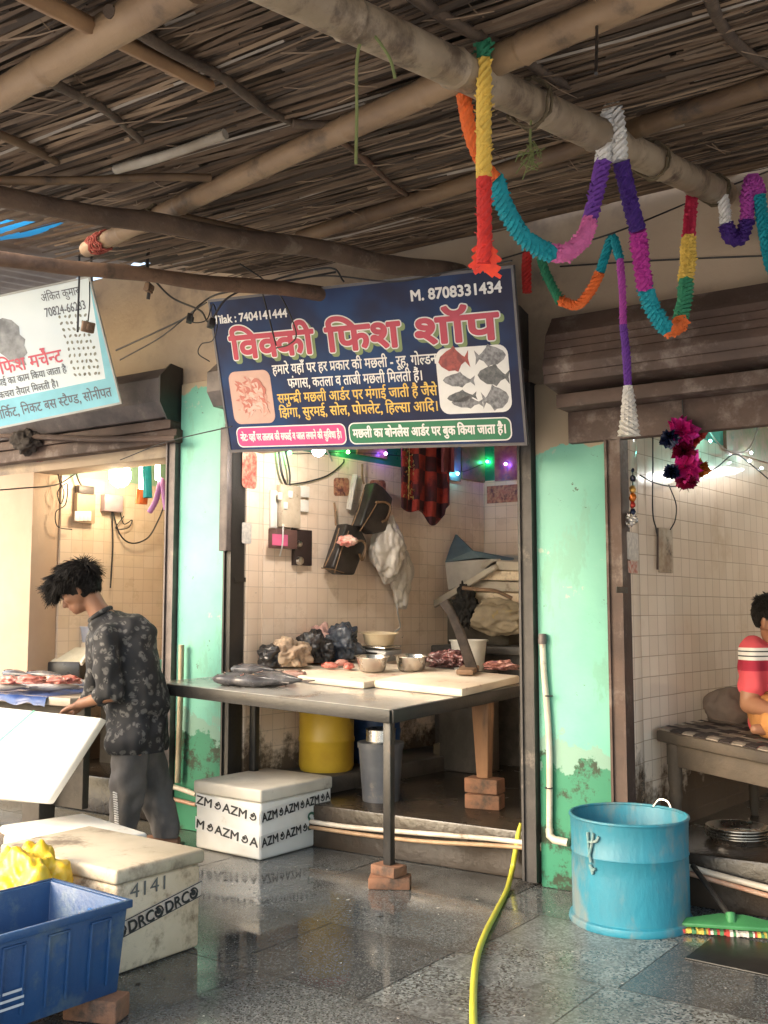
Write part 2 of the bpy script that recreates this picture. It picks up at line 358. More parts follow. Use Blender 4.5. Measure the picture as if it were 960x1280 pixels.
struct(MB().box((-3.2,6.15,2.87),(8.6,2.5,.12)).build('ceiling',M_plaster))
o=MB().box((0,0,2.95),(11.5,.22,1.3)).build('upper_wall',M_plaster); o.location=(-3.2,4.77,0); tag(o,'stained cream plaster wall above the rolled shutters under the roof','wall')
for xa,xb,ya,yb,tm,lb,w_ in((-4.40,-4.082,4.74,4.905,T_m,'narrow tiled door jamb with a red deity sticker by the left green pillar','m'),(-1.95,-1.657,4.72,4.85,T_r,'narrow tiled door jamb beside the brown shutter rail of the right pillar','r'),(-6.5,-6.0,4.66,4.9,mat('peach_plaster',(.46,.34,.25),.7,(.40,.29,.21),2,(.3,.2,.14),3,.2),'pale tiled door jamb at the far left of the left shop','l')):
    o=MB().box((0,0,1.35),(xb-xa,yb-ya,2.3)).build('door_jamb',tm,bevel=.004); o.location=((xa+xb)/2,(ya+yb)/2,0); tag(o,lb,'door jamb')
# --- pillars
M_pil=pillar_mat(); M_pil2=pillar_mat(2.78)
def pillar(xa,xb,label,rails,ztop):
    p=thing('green_pillar',label,'pillar',((xa+xb)/2,4.75,0))
    MB().box(((xa+xb)/2,4.745,ztop/2),(xb-xa,.24,ztop)).build('pillar_body',M_pil if xa>-3 else M_pil2,p,bevel=.008)
    for x0,x1,m,y0,y1 in rails:
        mb=MB(); mb.box(((x0+x1)/2,(y0+y1)/2,1.24),(x1-x0,y1-y0,2.44))
        mb.box((x0+.006,y0-.006,1.24),(.012,.014,2.43)); mb.box((x1-.006,y0-.006,1.24),(.012,.014,2.43))
        mb.build('shutter_rail',m,p)
    return p
pillar(-4.54,-4.155,'peeling mint green pillar between the left shop and the middle shop',[(-4.625,-4.545,M_grey,4.60,4.72),(-4.15,-4.088,M_black,4.62,4.73)],2.75)
pillar(-2.105,-1.735,'peeling mint green pillar between the middle shop and the right shop',[(-2.185,-2.11,mat('dark_worn_steel',(.055,.048,.045),.55,(.03,.027,.026),6,(.14,.12,.10),6,.3,.2),4.60,4.76),(-1.73,-1.652,M_brown,4.60,4.70)],2.45)
o=MB().box((0,0,0),(.06,.05,.75)).build('rail_cover',M_grey,bevel=.004); o.location=(-4.118,4.59,2.05); tag(o,'grey steel cover strip on the right edge of the left green pillar','cover strip')
# --- shutter housings
def housing(xa,xb,prof,label,m,lip=None,lint=None,cap=True):
    h=thing('shutter_housing',label,'shutter',((xa+xb)/2,4.5,prof[0][1]))
    MB().prism(prof,(xa,0,0),(0,1,0),(0,0,1),(xb-xa,0,0)).build('shutter_cover',m,h,bevel=.004,sharp=25)
    if cap:
        cy=sum(p[0] for p in prof)/len(prof); cz=sum(p[1] for p in prof)/len(prof)
        MB().prism([(cy+(y-cy)*1.12-.01,cz+(z-cz)*1.12) for y,z in prof],(xb,0,0),(0,1,0),(0,0,1),(.012,0,0)).build('end_plate',M_black,h)
    if lip: MB().box(((xa+xb)/2+.02,lip[0],lip[1]),(xb-xa-.03,lip[2],lip[3])).build('shutter_slat',M_brown,h,bevel=.003)
    if lint: MB().box(((xa+xb)/2+.04,lint[0],lint[1]),(xb-xa,lint[2],lint[3])).build('lintel_beam',M_brown,h,bevel=.006)
    return h
housing(-6.6,-4.56,[(4.645,2.84),(4.55,2.85),(4.47,2.77),(4.47,2.62),(4.53,2.53),(4.645,2.53)],'grey rolled shutter box with a dark octagonal end above the left shop',M_grey,(4.60,2.49,.10,.06),(4.62,2.415,.10,.085))
housing(-4.15,-2.14,[(4.62,2.80),(4.53,2.82),(4.44,2.74),(4.44,2.62),(4.50,2.54),(4.62,2.54)],'grey rolled shutter box half hidden behind the blue shop sign',M_grey,(4.60,2.50,.06,.07))
def ridged(p,n):
    out=[p[0]]
    for a,b_ in zip(p,p[1:]):
        k=max(1,int(((a[0]-b_[0])**2+(a[1]-b_[1])**2)**.5/.033)) if n else 1
        for i in range(1,k+1):
            f=i/k; y=lerp(a[0],b_[0],f); z=lerp(a[1],b_[1],f)
            if i<k or True: out+=[(y+.006,z+.004),(y,z)] if 0<f<1 else [(y,z)]
    return out
housing(-1.95,2.2,[(4.64,2.745)]+ridged([(4.50,2.735),(4.42,2.63),(4.38,2.47),(4.40,2.39)],1)+[(4.64,2.36)],'big brown rolled shutter box above the right shop',M_brown,(4.55,2.315,.18,.065),(4.615,2.205,.06,.155),cap=False)
# --- roof
random.seed(11)
GX0,GX1=-9,-5.0
def pix(p):
    v=V(p)-CAM; z=v.dot(FW); return CX+F*v.dot(RT)/z,CY-F*v.dot(UP)/z
def gap(x,y):                                      # worn hole in the thatch at the left
    px,py=pix((x,y,zroof(y))); return px<118 and 264+px*.10<py<318+px*.06
def gone(x,y):                                     # the thatch stops at the lower beam on the left
    px,py=pix((x,y,zroof(y))); return y>1.5 and px<445 and py>316+px*.115
REED=[mat('reed_brown',(.14,.088,.052),.75,(.08,.05,.031),7,bump=.1),mat('reed_grey',(.18,.125,.083),.75,(.11,.076,.05),7,bump=.1),mat('reed_dark',(.06,.04,.026),.8,(.036,.024,.016),7,bump=.1),mat('reed_straw',(.27,.185,.115),.7,(.17,.115,.073),7,bump=.1),mat('reed_bleached',(.36,.31,.26),.6,bump=.1)]
rf=thing('thatched_roof','dark brown reed thatch roof sloping over the market lane','roof',(-2.5,2,zroof(2)))
mb=MB(); yy=.45
def reed(x,y,ln,ang,r,k,off):
    d=V((math.cos(ang),math.sin(ang)*math.cos(R(13)),math.sin(ang)*math.sin(R(13))))
    a=V((x,y,zroof(y)+off)); b=a+d*ln; n=RN; s=d.cross(n)
    vs=[]
    sg=(random.random()-.5)*.02
    for q,p in((1,a),(1,a.lerp(b,.5)-n*(.01*random.random()+sg)),(.8,b)):
        vs+=[p-s*r*q,p-n*r*q*.9,p+s*r*q]
    mb.add(vs,[(0,1,4,3),(1,2,5,4),(3,4,7,6),(4,5,8,7),(0,2,1),(6,7,8)],k)
while yy<4.62:
    x=-10.5-random.random()
    while x<3.2:
        ln=random.uniform(.5,1.9)
        big=random.random()<.08; pale=random.random()
        k=4 if pale<.02 else random.choices((0,1,2,3),(5,3,4,1.1))[0]
        r=random.uniform(.009,.014) if big else random.uniform(.0035,.008)
        if not (gap(x+ln*.5,yy) and random.random()<.58) and not(gone(x,yy) or gone(x+ln*.6,yy)): reed(x,yy,ln,R(random.gauss(2,3.4)),r,k,random.uniform(-.02,.012))
        x+=ln*random.uniform(.72,.95)
    yy+=random.uniform(.008,.0125)
mb.build('reed_layer',REED,rf,smooth=False)
M_mat=mat('old_reed_mat',(.08,.055,.037),.9,(.05,.035,.024),5)
def roofquad(mb,xa,xb,ya,yb,off): 
    mb.hexa([V((x,y,zroof(y)+off+dz)) for dz in(0,.03) for x,y in((xa,ya),(xb,ya),(xb,yb),(xa,yb))])
mb=MB(); cs=.1
for i in range(140):
    for j in range(42):
        x=-10.6+i*cs; y=.42+j*cs
        if not gap(x+.05,y+.05) and not gone(x+.05,y+.05): mb.add([(x,y,zroof(y)+.035),(x+cs,y,zroof(y)+.035),(x+cs,y+cs,zroof(y+cs)+.035),(x,y+cs,zroof(y+cs)+.035)],[(0,1,2,3)])
mb.build('backing_mat',M_mat,rf,smooth=False)
mt,t,b=newmat('blue_tarpaulin'); b.inputs['Base Color'].default_value=(.01,.16,.45,1); b.inputs['Roughness'].default_value=.5
tr=nd(t,'ShaderNodeBsdfTranslucent',{'Color':(.02,.30,.75,1)}); mx=nd(t,'ShaderNodeMixShader',{0:.75,1:b,2:tr}); t.links.new(mx.outputs[0],t.nodes['Material Output'].inputs[0])
tc0=on_roof(-60,286,-.16); tc1=on_roof(122,300,-.16)
def tarpp(i,j): x=lerp(tc0.x-.9,tc1.x+.25,i/15); y=lerp(2.42,3.05,j/6); return (x,y,zroof(y)+.16+.015*math.sin(x*9+y*5))
o=MB().add([tarpp(i,j) for i in range(16) for j in range(7)],[(i*7+j,i*7+j+1,i*7+j+8,i*7+j+7) for i in range(15) for j in range(6) if (i,j) not in((10,2),(11,2),(10,1),(8,3))]).build('blue_tarp',mt)
tag(o,'bright blue plastic tarp showing through the gaps of the thatch at the left','tarp')
def pole(name,label,a,b,r0,r1,m,bend=.0,joints=.33,cat='pole',sides=14,jit=0):
    a=V(a);b=V(b); L=(b-a).length; n=max(6,int(L/.06)); pts=[];rs=[]; nj=max(1,int(L/joints)); side=RN.cross((b-a).normalized())
    for i in range(n+1):
        f=i/n; pts.append(a.lerp(b,f)+side*bend*math.sin(math.pi*f)+(V((noise.noise((f*L*2.2,r0*900,3)),noise.noise((f*L*2.2,5,r0*900)),noise.noise((f*L*2.2,9,r0*700))))*jit if jit else V()))
        rs.append(lerp(r0,r1,f)*(1+(.14*noise.noise((f*L*5,r0*500,1)) if jit else .03*noise.noise((f*L*3,r0*500,1)))))
    if joints<2:
        p2=[];r2=[]
        for i in range(n+1):
            p2.append(pts[i]);r2.append(rs[i])
        for j in range(1,nj):
            f=(j+.2*math.sin(j*5))/nj; q=min(n-1,int(f*n)); u=f*n-q; c=pts[q].lerp(pts[q+1],u); d=(pts[q+1]-pts[q]).normalized()
            for off,k in((-.012,1),(-.004,1.10),(.004,1.06),(.012,1)): p2.append(c+d*off); r2.append(lerp(r0,r1,f)*k)
        order=sorted(range(len(p2)),key=lambda i:(p2[i]-a).dot((b-a))); pts=[p2[i] for i in order]; rs=[r2[i] for i in order]
    o=MB().tube(pts,rs,sides,0).build(name,m,sharp=60); return tag(o,label,cat)
def rp(px,py,off): return on_roof(px,py,off)
M_thick=mat('pale_thick_bamboo',(.37,.29,.20),.55,(.25,.185,.12),5,(.11,.075,.05),7,.46,.25,40)
PA,PB=rp(300,-40,.10),on_y(905,243,4.60)
pole('bamboo_pole','thickest pale bamboo pole carrying the paper garlands',PA,PB,.043,.060,M_thick,joints=.42)
pole('bamboo_pole','long bamboo pole with red rope wound on its lower left end',rp(108,312,.09),rp(880,-40,.06),.032,.04,M_bamboo,joints=.36,bend=-.02)
pole('bamboo_pole','short bamboo pole crossing the top left corner of the roof',rp(-40,142,.06),rp(240,-22,.05),.034,.04,M_bamboo,joints=.4)
pole('bamboo_pole','slim bamboo pole under the thatch passing behind the yellow garland',rp(375,297,.06),rp(990,97,.06),.032,.034,M_bamboo2,joints=.5)
pole('bamboo_pole','brown bamboo pole lying along the top of the plaster wall',on_y(440,322,4.58),on_y(1000,190,4.58),.03,.03,M_bamboo2,joints=.6)
pole('roof_beam','dark sagging roof beam running above the two shop signs',on_roof(-60,238,.10),at(575,343,5.02),.033,.042,mat('rough_brown_log',(.125,.078,.05),.85,(.075,.047,.032),5,(.19,.14,.10),6,.4,.5,45),jit=.03,joints=9,cat='beam')
pole('bamboo_pole','thin bamboo laid on top of the dark sagging beam',on_roof(195,265,.07),at(510,334,4.99),.02,.018,M_bamboo2,joints=.4)
pole('roof_beam','reddish brown lower beam above the white sign at the left edge',on_roof(-60,318,.05),at(440,372,5.3),.033,.036,mat('reddish_pole',(.20,.115,.07),.8,(.12,.07,.045),5,(.07,.045,.03),6,.4,.5,45),jit=.025,joints=9,cat='beam')
pole('wood_batten','orange brown thin batten at the top left of the thatch',rp(25,-12,.045),rp(262,108,.045),.02,.017,mat('orange_batten',(.30,.17,.08),.65,(.2,.11,.055),5),joints=9,sides=6,cat='batten')
pole('branch','long crooked dark branch tied under the thatch near the centre',rp(130,5,.03),rp(372,155,.03),.014,.012,M_barkstick,joints=9,sides=8,jit=.03,cat='branch')
pole('branch','short dark branch bending level to meet the long bamboo pole',rp(368,153,.035),rp(455,158,.05),.013,.011,M_barkstick,joints=9,sides=8,jit=.03,cat='branch')
pole('branch','greyish branch near the short corner pole',rp(62,98,.03),rp(178,170,.03),.013,.01,M_barkstick,joints=9,sides=8,jit=.03,cat='branch')
pole('branch','rusty stick poking out right of the long bamboo pole',rp(425,178,.03),rp(525,254,.03),.011,.01,mat('rusty_stick',(.16,.085,.05),.8,(.09,.05,.03),9),joints=9,sides=8,jit=.02,cat='branch')
pole('branch','dark curved branch in the top right corner',rp(885,-8,.03),rp(985,92,.03),.017,.014,M_barkstick,joints=9,sides=8,jit=.02,bend=.05,cat='branch')
pole('branch','dark branch running beside the thickest bamboo pole',rp(505,-8,.02),rp(715,108,.02),.016,.014,M_barkstick,joints=9,sides=8,jit=.03,cat='branch')
pole('branch','peeling white painted stick under the thatch at the left',rp(140,207,.05),rp(282,166,.05),.014,.016,mat('whitewashed_stick',(.40,.36,.30),.7,(.25,.21,.16),6),joints=9,sides=8,jit=.03,cat='branch')
pole('branch','brown straight stick below the white painted stick',rp(-10,222,.05),rp(265,221,.05),.014,.013,M_bamboo2,joints=9,sides=8,jit=.02,cat='branch')
pole('branch','reddish stick at the left edge below the short corner pole',rp(-15,160,.03),rp(72,204,.03),.013,.012,M_bamboo2,joints=9,sides=8,jit=.02,cat='branch')
# ropes round the poles
def coil(c,d,r,n,h,m,name,label,rr=.004):
    c=V(c);d=V(d).normalized();u=d.orthogonal().normalized();v=d.cross(u); pts=[]
    for i in range(n*14+1):
        a=2*math.pi*i/14; f=i/(n*14); k=1+.08*math.sin(i*1.7); pts.append(c+d*((f-.5)*h+.012*math.sin(i*2.3))+(u*math.cos(a)+v*math.sin(a))*r*k)
    return tag(MB().tube(pts,rr,5).build(name,m),label,'rope')
lp=(rp(880,-40,.06)-rp(108,312,.09)).normalized()
coil(rp(126,303,.089),lp,.038,7,.10,M_redrope,'rope_binding','red rope wound round the lower end of the long bamboo pole',.005)
coil(rp(192,272,.085),lp,.040,3,.09,M_rope,'rope_binding','brown rope lashing where the long bamboo crosses the dark beam',.006)
tp=(PB-PA).normalized()
def on_pole(f): return PA.lerp(PB,f)
def pole_f(px):                                   # how far along the thick pole the pixel column lies
    lo,hi=0,1
    for _ in range(40):
        m=(lo+hi)/2; p=on_pole(m)-CAM; x=CX+F*p.dot(RT)/p.dot(FW)
        lo,hi=(m,hi) if x<px else (lo,m)
    return lo
for px,lb in((662,'brown rope ring on the thick bamboo right of the yellow garland'),(815,'brown rope ring on the thick bamboo right of the white loop'),(893,'brown rope at the wall end of the thick bamboo')):
    coil(on_pole(pole_f(px)),tp,.066,2,.03,M_rope,'rope_binding',lb,.005)

mb=MB()                                            # corrugated sheet added higher up to block sky and sun over the left shops
pr_=[(x,3.66+.012*math.sin(x*40)) for x in[-9.5+i*.04 for i in range(176)]]
n_=len(pr_); mb.add([(x,2.15,z-.12) for x,z in pr_]+[(x,5.2,z+.25) for x,z in pr_],[(i,i+1,n_+i+1,n_+i) for i in range(n_-1)])
tag(mb.build('sky_block_sheet',mat('sky_block_tin',(.22,.18,.15),.6,(.13,.09,.07),3,bump=.1)),'added corrugated sheet blocking sky light above the left shops behind the thatch edge','roof')

random.seed(77); mb=MB()                           # loose straws and fibres hanging out of the thatch
for k in range(420):
    x=random.uniform(-5.5,1.5); y=random.uniform(1.0,4.5)
    if gone(x,y) or gap(x,y): continue
    p=V((x,y,zroof(y)-.015)); a=random.gauss(0,.5); l=random.uniform(.05,.22); q=p+V((math.cos(a)*l,math.sin(a)*l,-random.uniform(.01,.05))); mb.tube([p,p.lerp(q,.5)-V((0,0,.006)),q],[.0022,.002,.001],3)
mb.build('loose_straw',REED[3],rf,smooth=False)

random.seed(55); mb=MB()                           # scales, scraps of foam and mud crumbs washed over the floor
for k in range(260):
    x=random.uniform(-4.6,-.6); y=random.uniform(2.0,4.5); q=random.random(); a=random.random()*6.28; s_=random.uniform(.003,.007) if q<.85 else random.uniform(.008,.016)
    u=V((math.cos(a),math.sin(a),0)); v=V((-u.y,u.x,0)); p=V((x,y,.002)); h=V((0,0,random.uniform(.001,.003)))
    mb.add([p-u*s_+h*.5,p-v*s_*.6,p+u*s_*.9+h,p+v*s_*.7],[(0,1,2,3)],0 if random.random()<.45 else 1)
lt=mb.build('floor_scraps',[mat('pale_scraps',(.55,.52,.46),.5,bump=0),mat('mud_crumbs',(.05,.04,.03),.6,bump=0)]); lt['kind']='stuff'; lt['label']='tiny pale scraps and mud crumbs scattered over the wet floor'; lt['category']='scraps'
# ================================================================== SIGNS
def rotm(rz,rx,ry): return Matrix.Rotation(rz,3,'Z')@Matrix.Rotation(rx,3,'X')@Matrix.Rotation(ry,3,'Y')
M_navy,t,b=newmat('printed_navy_flex'); tc=nd(t,'ShaderNodeTexCoord'); 
g=ntex(t,tc.outputs['Object'],2.2,3); t.links.new(mixc(t,ramp(t,g,.35,.72),(.020,.022,.055),(.018,.055,.16)),b.inputs['Base Color']); b.inputs['Roughness'].default_value=.5; b.inputs['Specular IOR Level'].default_value=.2
bn=nd(t,'ShaderNodeBump',{'Strength':.12,'Distance':.02,'Height':ntex(t,tc.outputs['Object'],3,2)}); t.links.new(bn.outputs[0],b.inputs['Normal'])
def pm(name,c,r=.4): return mat(name,c,r,tuple(k*.9 for k in c),9,bump=0)
P_white=pm('print_white',(.78,.77,.75)); P_red=pm('print_crimson',(.50,.035,.075)); P_green=pm('print_olive_green',(.20,.27,.10)); P_yel=pm('print_yellow',(.75,.50,.10))
P_pink=pm('print_pink',(.60,.06,.22)); P_dgreen=pm('print_deep_green',(.015,.17,.075)); P_edge=mat('grey_sign_edge',(.13,.12,.125),.45)
def rrect(x0,x1,y0,y1,r,n=5):
    out=[]
    for cx,cy,a0 in((x1-r,y1-r,0),(x0+r,y1-r,90),(x0+r,y0+r,180),(x1-r,y0+r,270)):
        out+=[(cx+r*math.cos(R(a0+90*i/n)),cy+r*math.sin(R(a0+90*i/n))) for i in range(n+1)]
    return out
class Board:
    def __init__(s,pos,rz,rx,ry,w,h):
        s.R=rotm(rz,rx,ry); s.c=V(pos); s.u=s.R@V((1,0,0)); s.v=s.R@V((0,0,1)); s.n=s.u.cross(s.v); s.w=w; s.h=h
    def p(s,x,y,l=0): return s.c+s.u*(x*s.w/2)+s.v*(y*s.h/2)+s.n*l    # x,y in -1..1
    def poly(s,mb,pts,lift,mi=0,t=.0008):       # pts in metres from centre
        mb.prism(pts,s.c+s.n*lift,s.u,s.v,s.n*t,mi)
S=1.739; HH=.814
B=Board((-2.883,4.192,2.551),.062,.33,.058,S,HH)
sg=thing('shop_sign','navy blue fish shop sign with big crimson Hindi title','sign',B.c)
mb=MB(); B.poly(mb,[(-S/2,-HH/2),(S/2,-HH/2),(S/2,HH/2),(-S/2,HH/2)],-.012,0,.012); mb.build('sign_board',M_navy,sg)
mb=MB()
for x0,x1,y0,y1 in((-S/2-.012,S/2+.012,HH/2,HH/2+.014),(-S/2-.012,S/2+.012,-HH/2-.014,-HH/2),(-S/2-.012,-S/2,-HH/2,HH/2),(S/2,S/2+.012,-HH/2,HH/2)):
    B.poly(mb,[(x0,y0),(x1,y0),(x1,y1),(x0,y1)],-.022,0,.026)
mb.build('sign_frame',P_edge,sg)
def bl(name,s,x,y,size,m,width=None,align='L',bold=.012,lift=.0015,par=sg,bd=B,**k): return lettering(name,s,bd.c+bd.u*x+bd.v*y,bd.u,bd.v,size,m,par,width,align,bold,lift,**k)
# coordinates on the board were read off as fractions of its width and height
def fx(f): return (f-.5)*S
def fy(f): return (.5-f)*HH
TW=.80*S
for nm,m,dx,dy,bo,li in(('title_shadow',P_green,.016,-.016,.072,.0008),('title_outline',P_white,0,0,.070,.0026),('title_lettering',P_red,0,0,.036,.0044)):
    for s,x,wd in(('वि<ककी',.055,.305),('फिश',.405,.245),('शॉप',.695,.255)):
        bl(nm,s,fx(x)+dx,fy(.385)+dy,.188,m,wd*S,bold=bo,lift=li,res=6)
bl('phone_lettering','Tilak : 7404141444',fx(.005),fy(.145),.062,P_white,.275*S,bold=.03)
bl('phone_lettering','M. 8708331434',fx(.695),fy(.125),.072,P_white,.275*S,bold=.035)
for s,x,y,wd,m in(('हमारे यहाँ पर हर प~कार की मछली - रूह, गो<लडन,',.20,.505,.565,P_white),('फंगास, कतला व ताजी मछली मिलती हैं।',.25,.60,.46,P_white),
    ('समु<नद~ी मछली आड^र पर मंगाई जाती है जैसे',.205,.695,.545,P_yel),('झिंगा, सुरमई, सोल, पोपलेट, हि<लसा आदि।',.205,.79,.545,P_yel)):
    bl('line_lettering',s,fx(x),fy(y),.075,m,wd*S,bold=.016)
for x0,x1,mm,s,lm in((.03,.435,P_pink,'नोटः यहाँ पर तालाब की सफाई व जाल लगाने की सुविधा है।',P_white),(.445,.965,P_dgreen,'मछली का बोनलैस आर्डर पर बुक किया जाता है।'.replace('र्ड','ड^'),P_white)):
    mb=MB(); B.poly(mb,rrect(fx(x0),fx(x1),fy(.985),fy(.845),.035),.0006,0); B.poly(mb,rrect(fx(x0)+.006,fx(x1)-.006,fy(.985)+.006,fy(.845)-.006,.031),.0014,1)
    mb.build('text_panel',[P_white,mm],sg)
    bl('line_lettering',s,fx(x0+.015),fy(.94),.058 if x0<.1 else .066,lm,(x1-x0-.03)*S,bold=.024 if x0<.1 else .03,lift=.003)
def fishpoly(cx,cy,l,h,a=0,flip=1):
    pts=[(-.5,0),(-.42,.22),(-.2,.42),(-.05,.5),(.05,.62),(.12,.42),(.28,.18),(.36,.1),(.5,.36),(.46,0),(.5,-.36),(.36,-.1),(.22,-.22),(.1,-.5),(0,-.42),(-.2,-.42),(-.42,-.2)]
    c,s=math.cos(a),math.sin(a); return [(cx+(x*flip*l)*c-(y*h)*s,cy+(x*flip*l)*s+(y*h)*c) for x,y in pts]
F_r=mat('printed_red_fish',(.42,.07,.05),.4,(.2,.03,.03),40,bump=0); F_g=mat('printed_grey_fish',(.30,.30,.31),.4,(.10,.10,.11),45,bump=0); F_d=mat('printed_dark_fish',(.06,.065,.07),.4,(.16,.16,.16),45,bump=0)
mb=MB(); B.poly(mb,rrect(fx(.755),fx(.972),fy(.815),fy(.42),.05),.001,0)
for cx,cy,l,h,a,fl_,mi in((.81,.495,.165,.10,.05,1,1),(.92,.485,.16,.085,.02,-1,2),(.82,.615,.17,.06,-.06,1,2),(.925,.60,.165,.085,-.1,1,3),(.825,.715,.16,.05,.05,1,3),(.84,.75,.17,.05,-.05,1,2),(.925,.735,.14,.10,.08,-1,2)):
    B.poly(mb,fishpoly(fx(cx),fy(cy),l*1.0,h*1.15,a,fl_),.002,mi)
mb.build('fish_photo_panel',[P_white,F_r,F_g,F_d],sg)
F_s=mat('printed_shrimp',(.55,.26,.20),.4,(.62,.42,.34),26,(.45,.12,.09),16,.5,bump=0)
mb=MB(); B.poly(mb,rrect(fx(.03),fx(.188),fy(.825),fy(.47),.045),.001,0); random.seed(8)
for i in range(80):
    cx,cy=fx(random.uniform(.062,.156)),fy(random.uniform(.545,.75)); a=random.uniform(-1.9,.2); l=random.uniform(.05,.10); pts=[]
    for k in range(9): q=k/8; pts.append((l*(q-.5),.018*math.sin(q*3.14)+.012*math.sin(q*math.pi)))
    for k in range(8,-1,-1): q=k/8; pts.append((l*(q-.5),.022*math.sin(q*3.14)-.014*math.sin(q*math.pi)**.6))
    c,s=math.cos(a),math.sin(a); B.poly(mb,[(cx+x*c-y*s,cy+x*s+y*c) for x,y in pts],.0018+i*3e-5,1+i%3)
mb.build('shrimp_photo_panel',[pm('print_pale_pink',(.58,.36,.29)),F_s,pm('print_shrimp_red',(.48,.15,.11)),pm('print_shrimp_pale',(.66,.44,.37))],sg)
# left sign
W2_,H2_=1.9,.75
L=Board((-5.487,3.657,2.758),.545,.3,-.192,W2_,H2_)
P_lw=mat('print_pale_white',(.72,.78,.80),.4,(.66,.74,.77),2,bump=.02); P_cy=pm('print_cyan',(.24,.55,.65)); P_ink=pm('print_faded_ink',(.13,.14,.16)); P_fr=pm('print_faded_red',(.62,.12,.16))
sl_=thing('shop_sign','tilted white and cyan fish merchant sign cut off by the left edge','sign',L.c)
mb=MB(); L.poly(mb,[(-W2_/2,-H2_/2),(W2_/2,-H2_/2),(W2_/2,H2_/2),(-W2_/2,H2_/2)],-.012,0,.012); mb.build('sign_board',P_lw,sl_)
mb=MB(); L.poly(mb,[(-W2_/2,-H2_/2),(W2_/2,-H2_/2),(W2_/2,-H2_/2+.155),(-W2_/2,-H2_/2+.155)],.0005); L.poly(mb,[(W2_/2-.05,-H2_/2+.155),(W2_/2,-H2_/2+.155),(W2_/2,H2_/2-.02)],.0005); mb.build('cyan_band',P_cy,sl_)
mb=MB()
for x0,x1,y0,y1 in((-W2_/2-.01,W2_/2+.01,H2_/2,H2_/2+.012),(-W2_/2-.01,W2_/2+.01,-H2_/2-.012,-H2_/2),(W2_/2,W2_/2+.01,-H2_/2,H2_/2)): L.poly(mb,[(x0,y0),(x1,y0),(x1,y1),(x0,y1)],-.02,0,.024)
mb.build('sign_frame',mat('galvanised_edge',(.45,.45,.43),.4),sl_)
rr_=W2_/2
for s,x,y,wd,m,sz,bo in(('अंकित कुमार',rr_-.075,.295,.235,P_ink,.07,.006),('70824-66233',rr_-.055,.205,.255,P_ink,.075,.012),('विक्की फिश मर्चे<नट'.replace('र्चे','चे^').replace('विक्की','गो'),rr_-.275,-.07,.50,P_fr,.115,.014),
    ('मछली सफाई का काम किया जाता है',rr_-.27,-.135,.60,P_ink,.06,.012),('का कचरा तैयार मिलती है।',rr_-.34,-.21,.44,P_ink,.06,.012),('सब्जी मार्किट, निकट बस <सटै<णड, सोनीपत'.replace('ब्ज','बज').replace('मार्कि','माकि^'),rr_-.035,-H2_/2+.045,.90,P_ink,.085,.012)):
    bl('sign_lettering',s,x,y,sz,m,wd,'R',bo,.002,par=sl_,bd=L)
mb=MB(); random.seed(3)
for i in range(10):
    for j in range(6):
        cx=rr_-.225+j*.030+random.uniform(-.006,.006); cy=.19-i*.039-j*.004; a=random.uniform(.6,2.2); l=random.uniform(.013,.022); h=random.uniform(.009,.014)
        L.poly(mb,[(cx+l*.6*math.cos(q*.785)*math.cos(a)-h*.6*math.sin(q*.785)*math.sin(a),cy+l*.6*math.cos(q*.785)*math.sin(a)+h*.6*math.sin(q*.785)*math.cos(a)) for q in range(8)],.001,(i*j+i)%2)
mb.build('fish_photo_panel',[mat('printed_olive',(.16,.17,.12),.4,(.3,.3,.25),30,bump=0),mat('printed_taupe',(.27,.26,.22),.4,(.13,.13,.1),30,bump=0)],sl_)
mb=MB(); L.poly(mb,[(rr_-.62+x*.0085,.035+y*.0115) for x,y in((0,0),(4,-4),(9,-6),(14,-7),(13,-3),(17,-1),(16,3),(18,6),(15,9),(16,13),(12,17),(6,19),(0,18),(-5,14),(-7,8),(-4,3))],.001)
mb.build('printed_portrait',mat('printed_grey_blot',(.36,.37,.38),.4,(.16,.165,.17),10,bump=0),sl_)
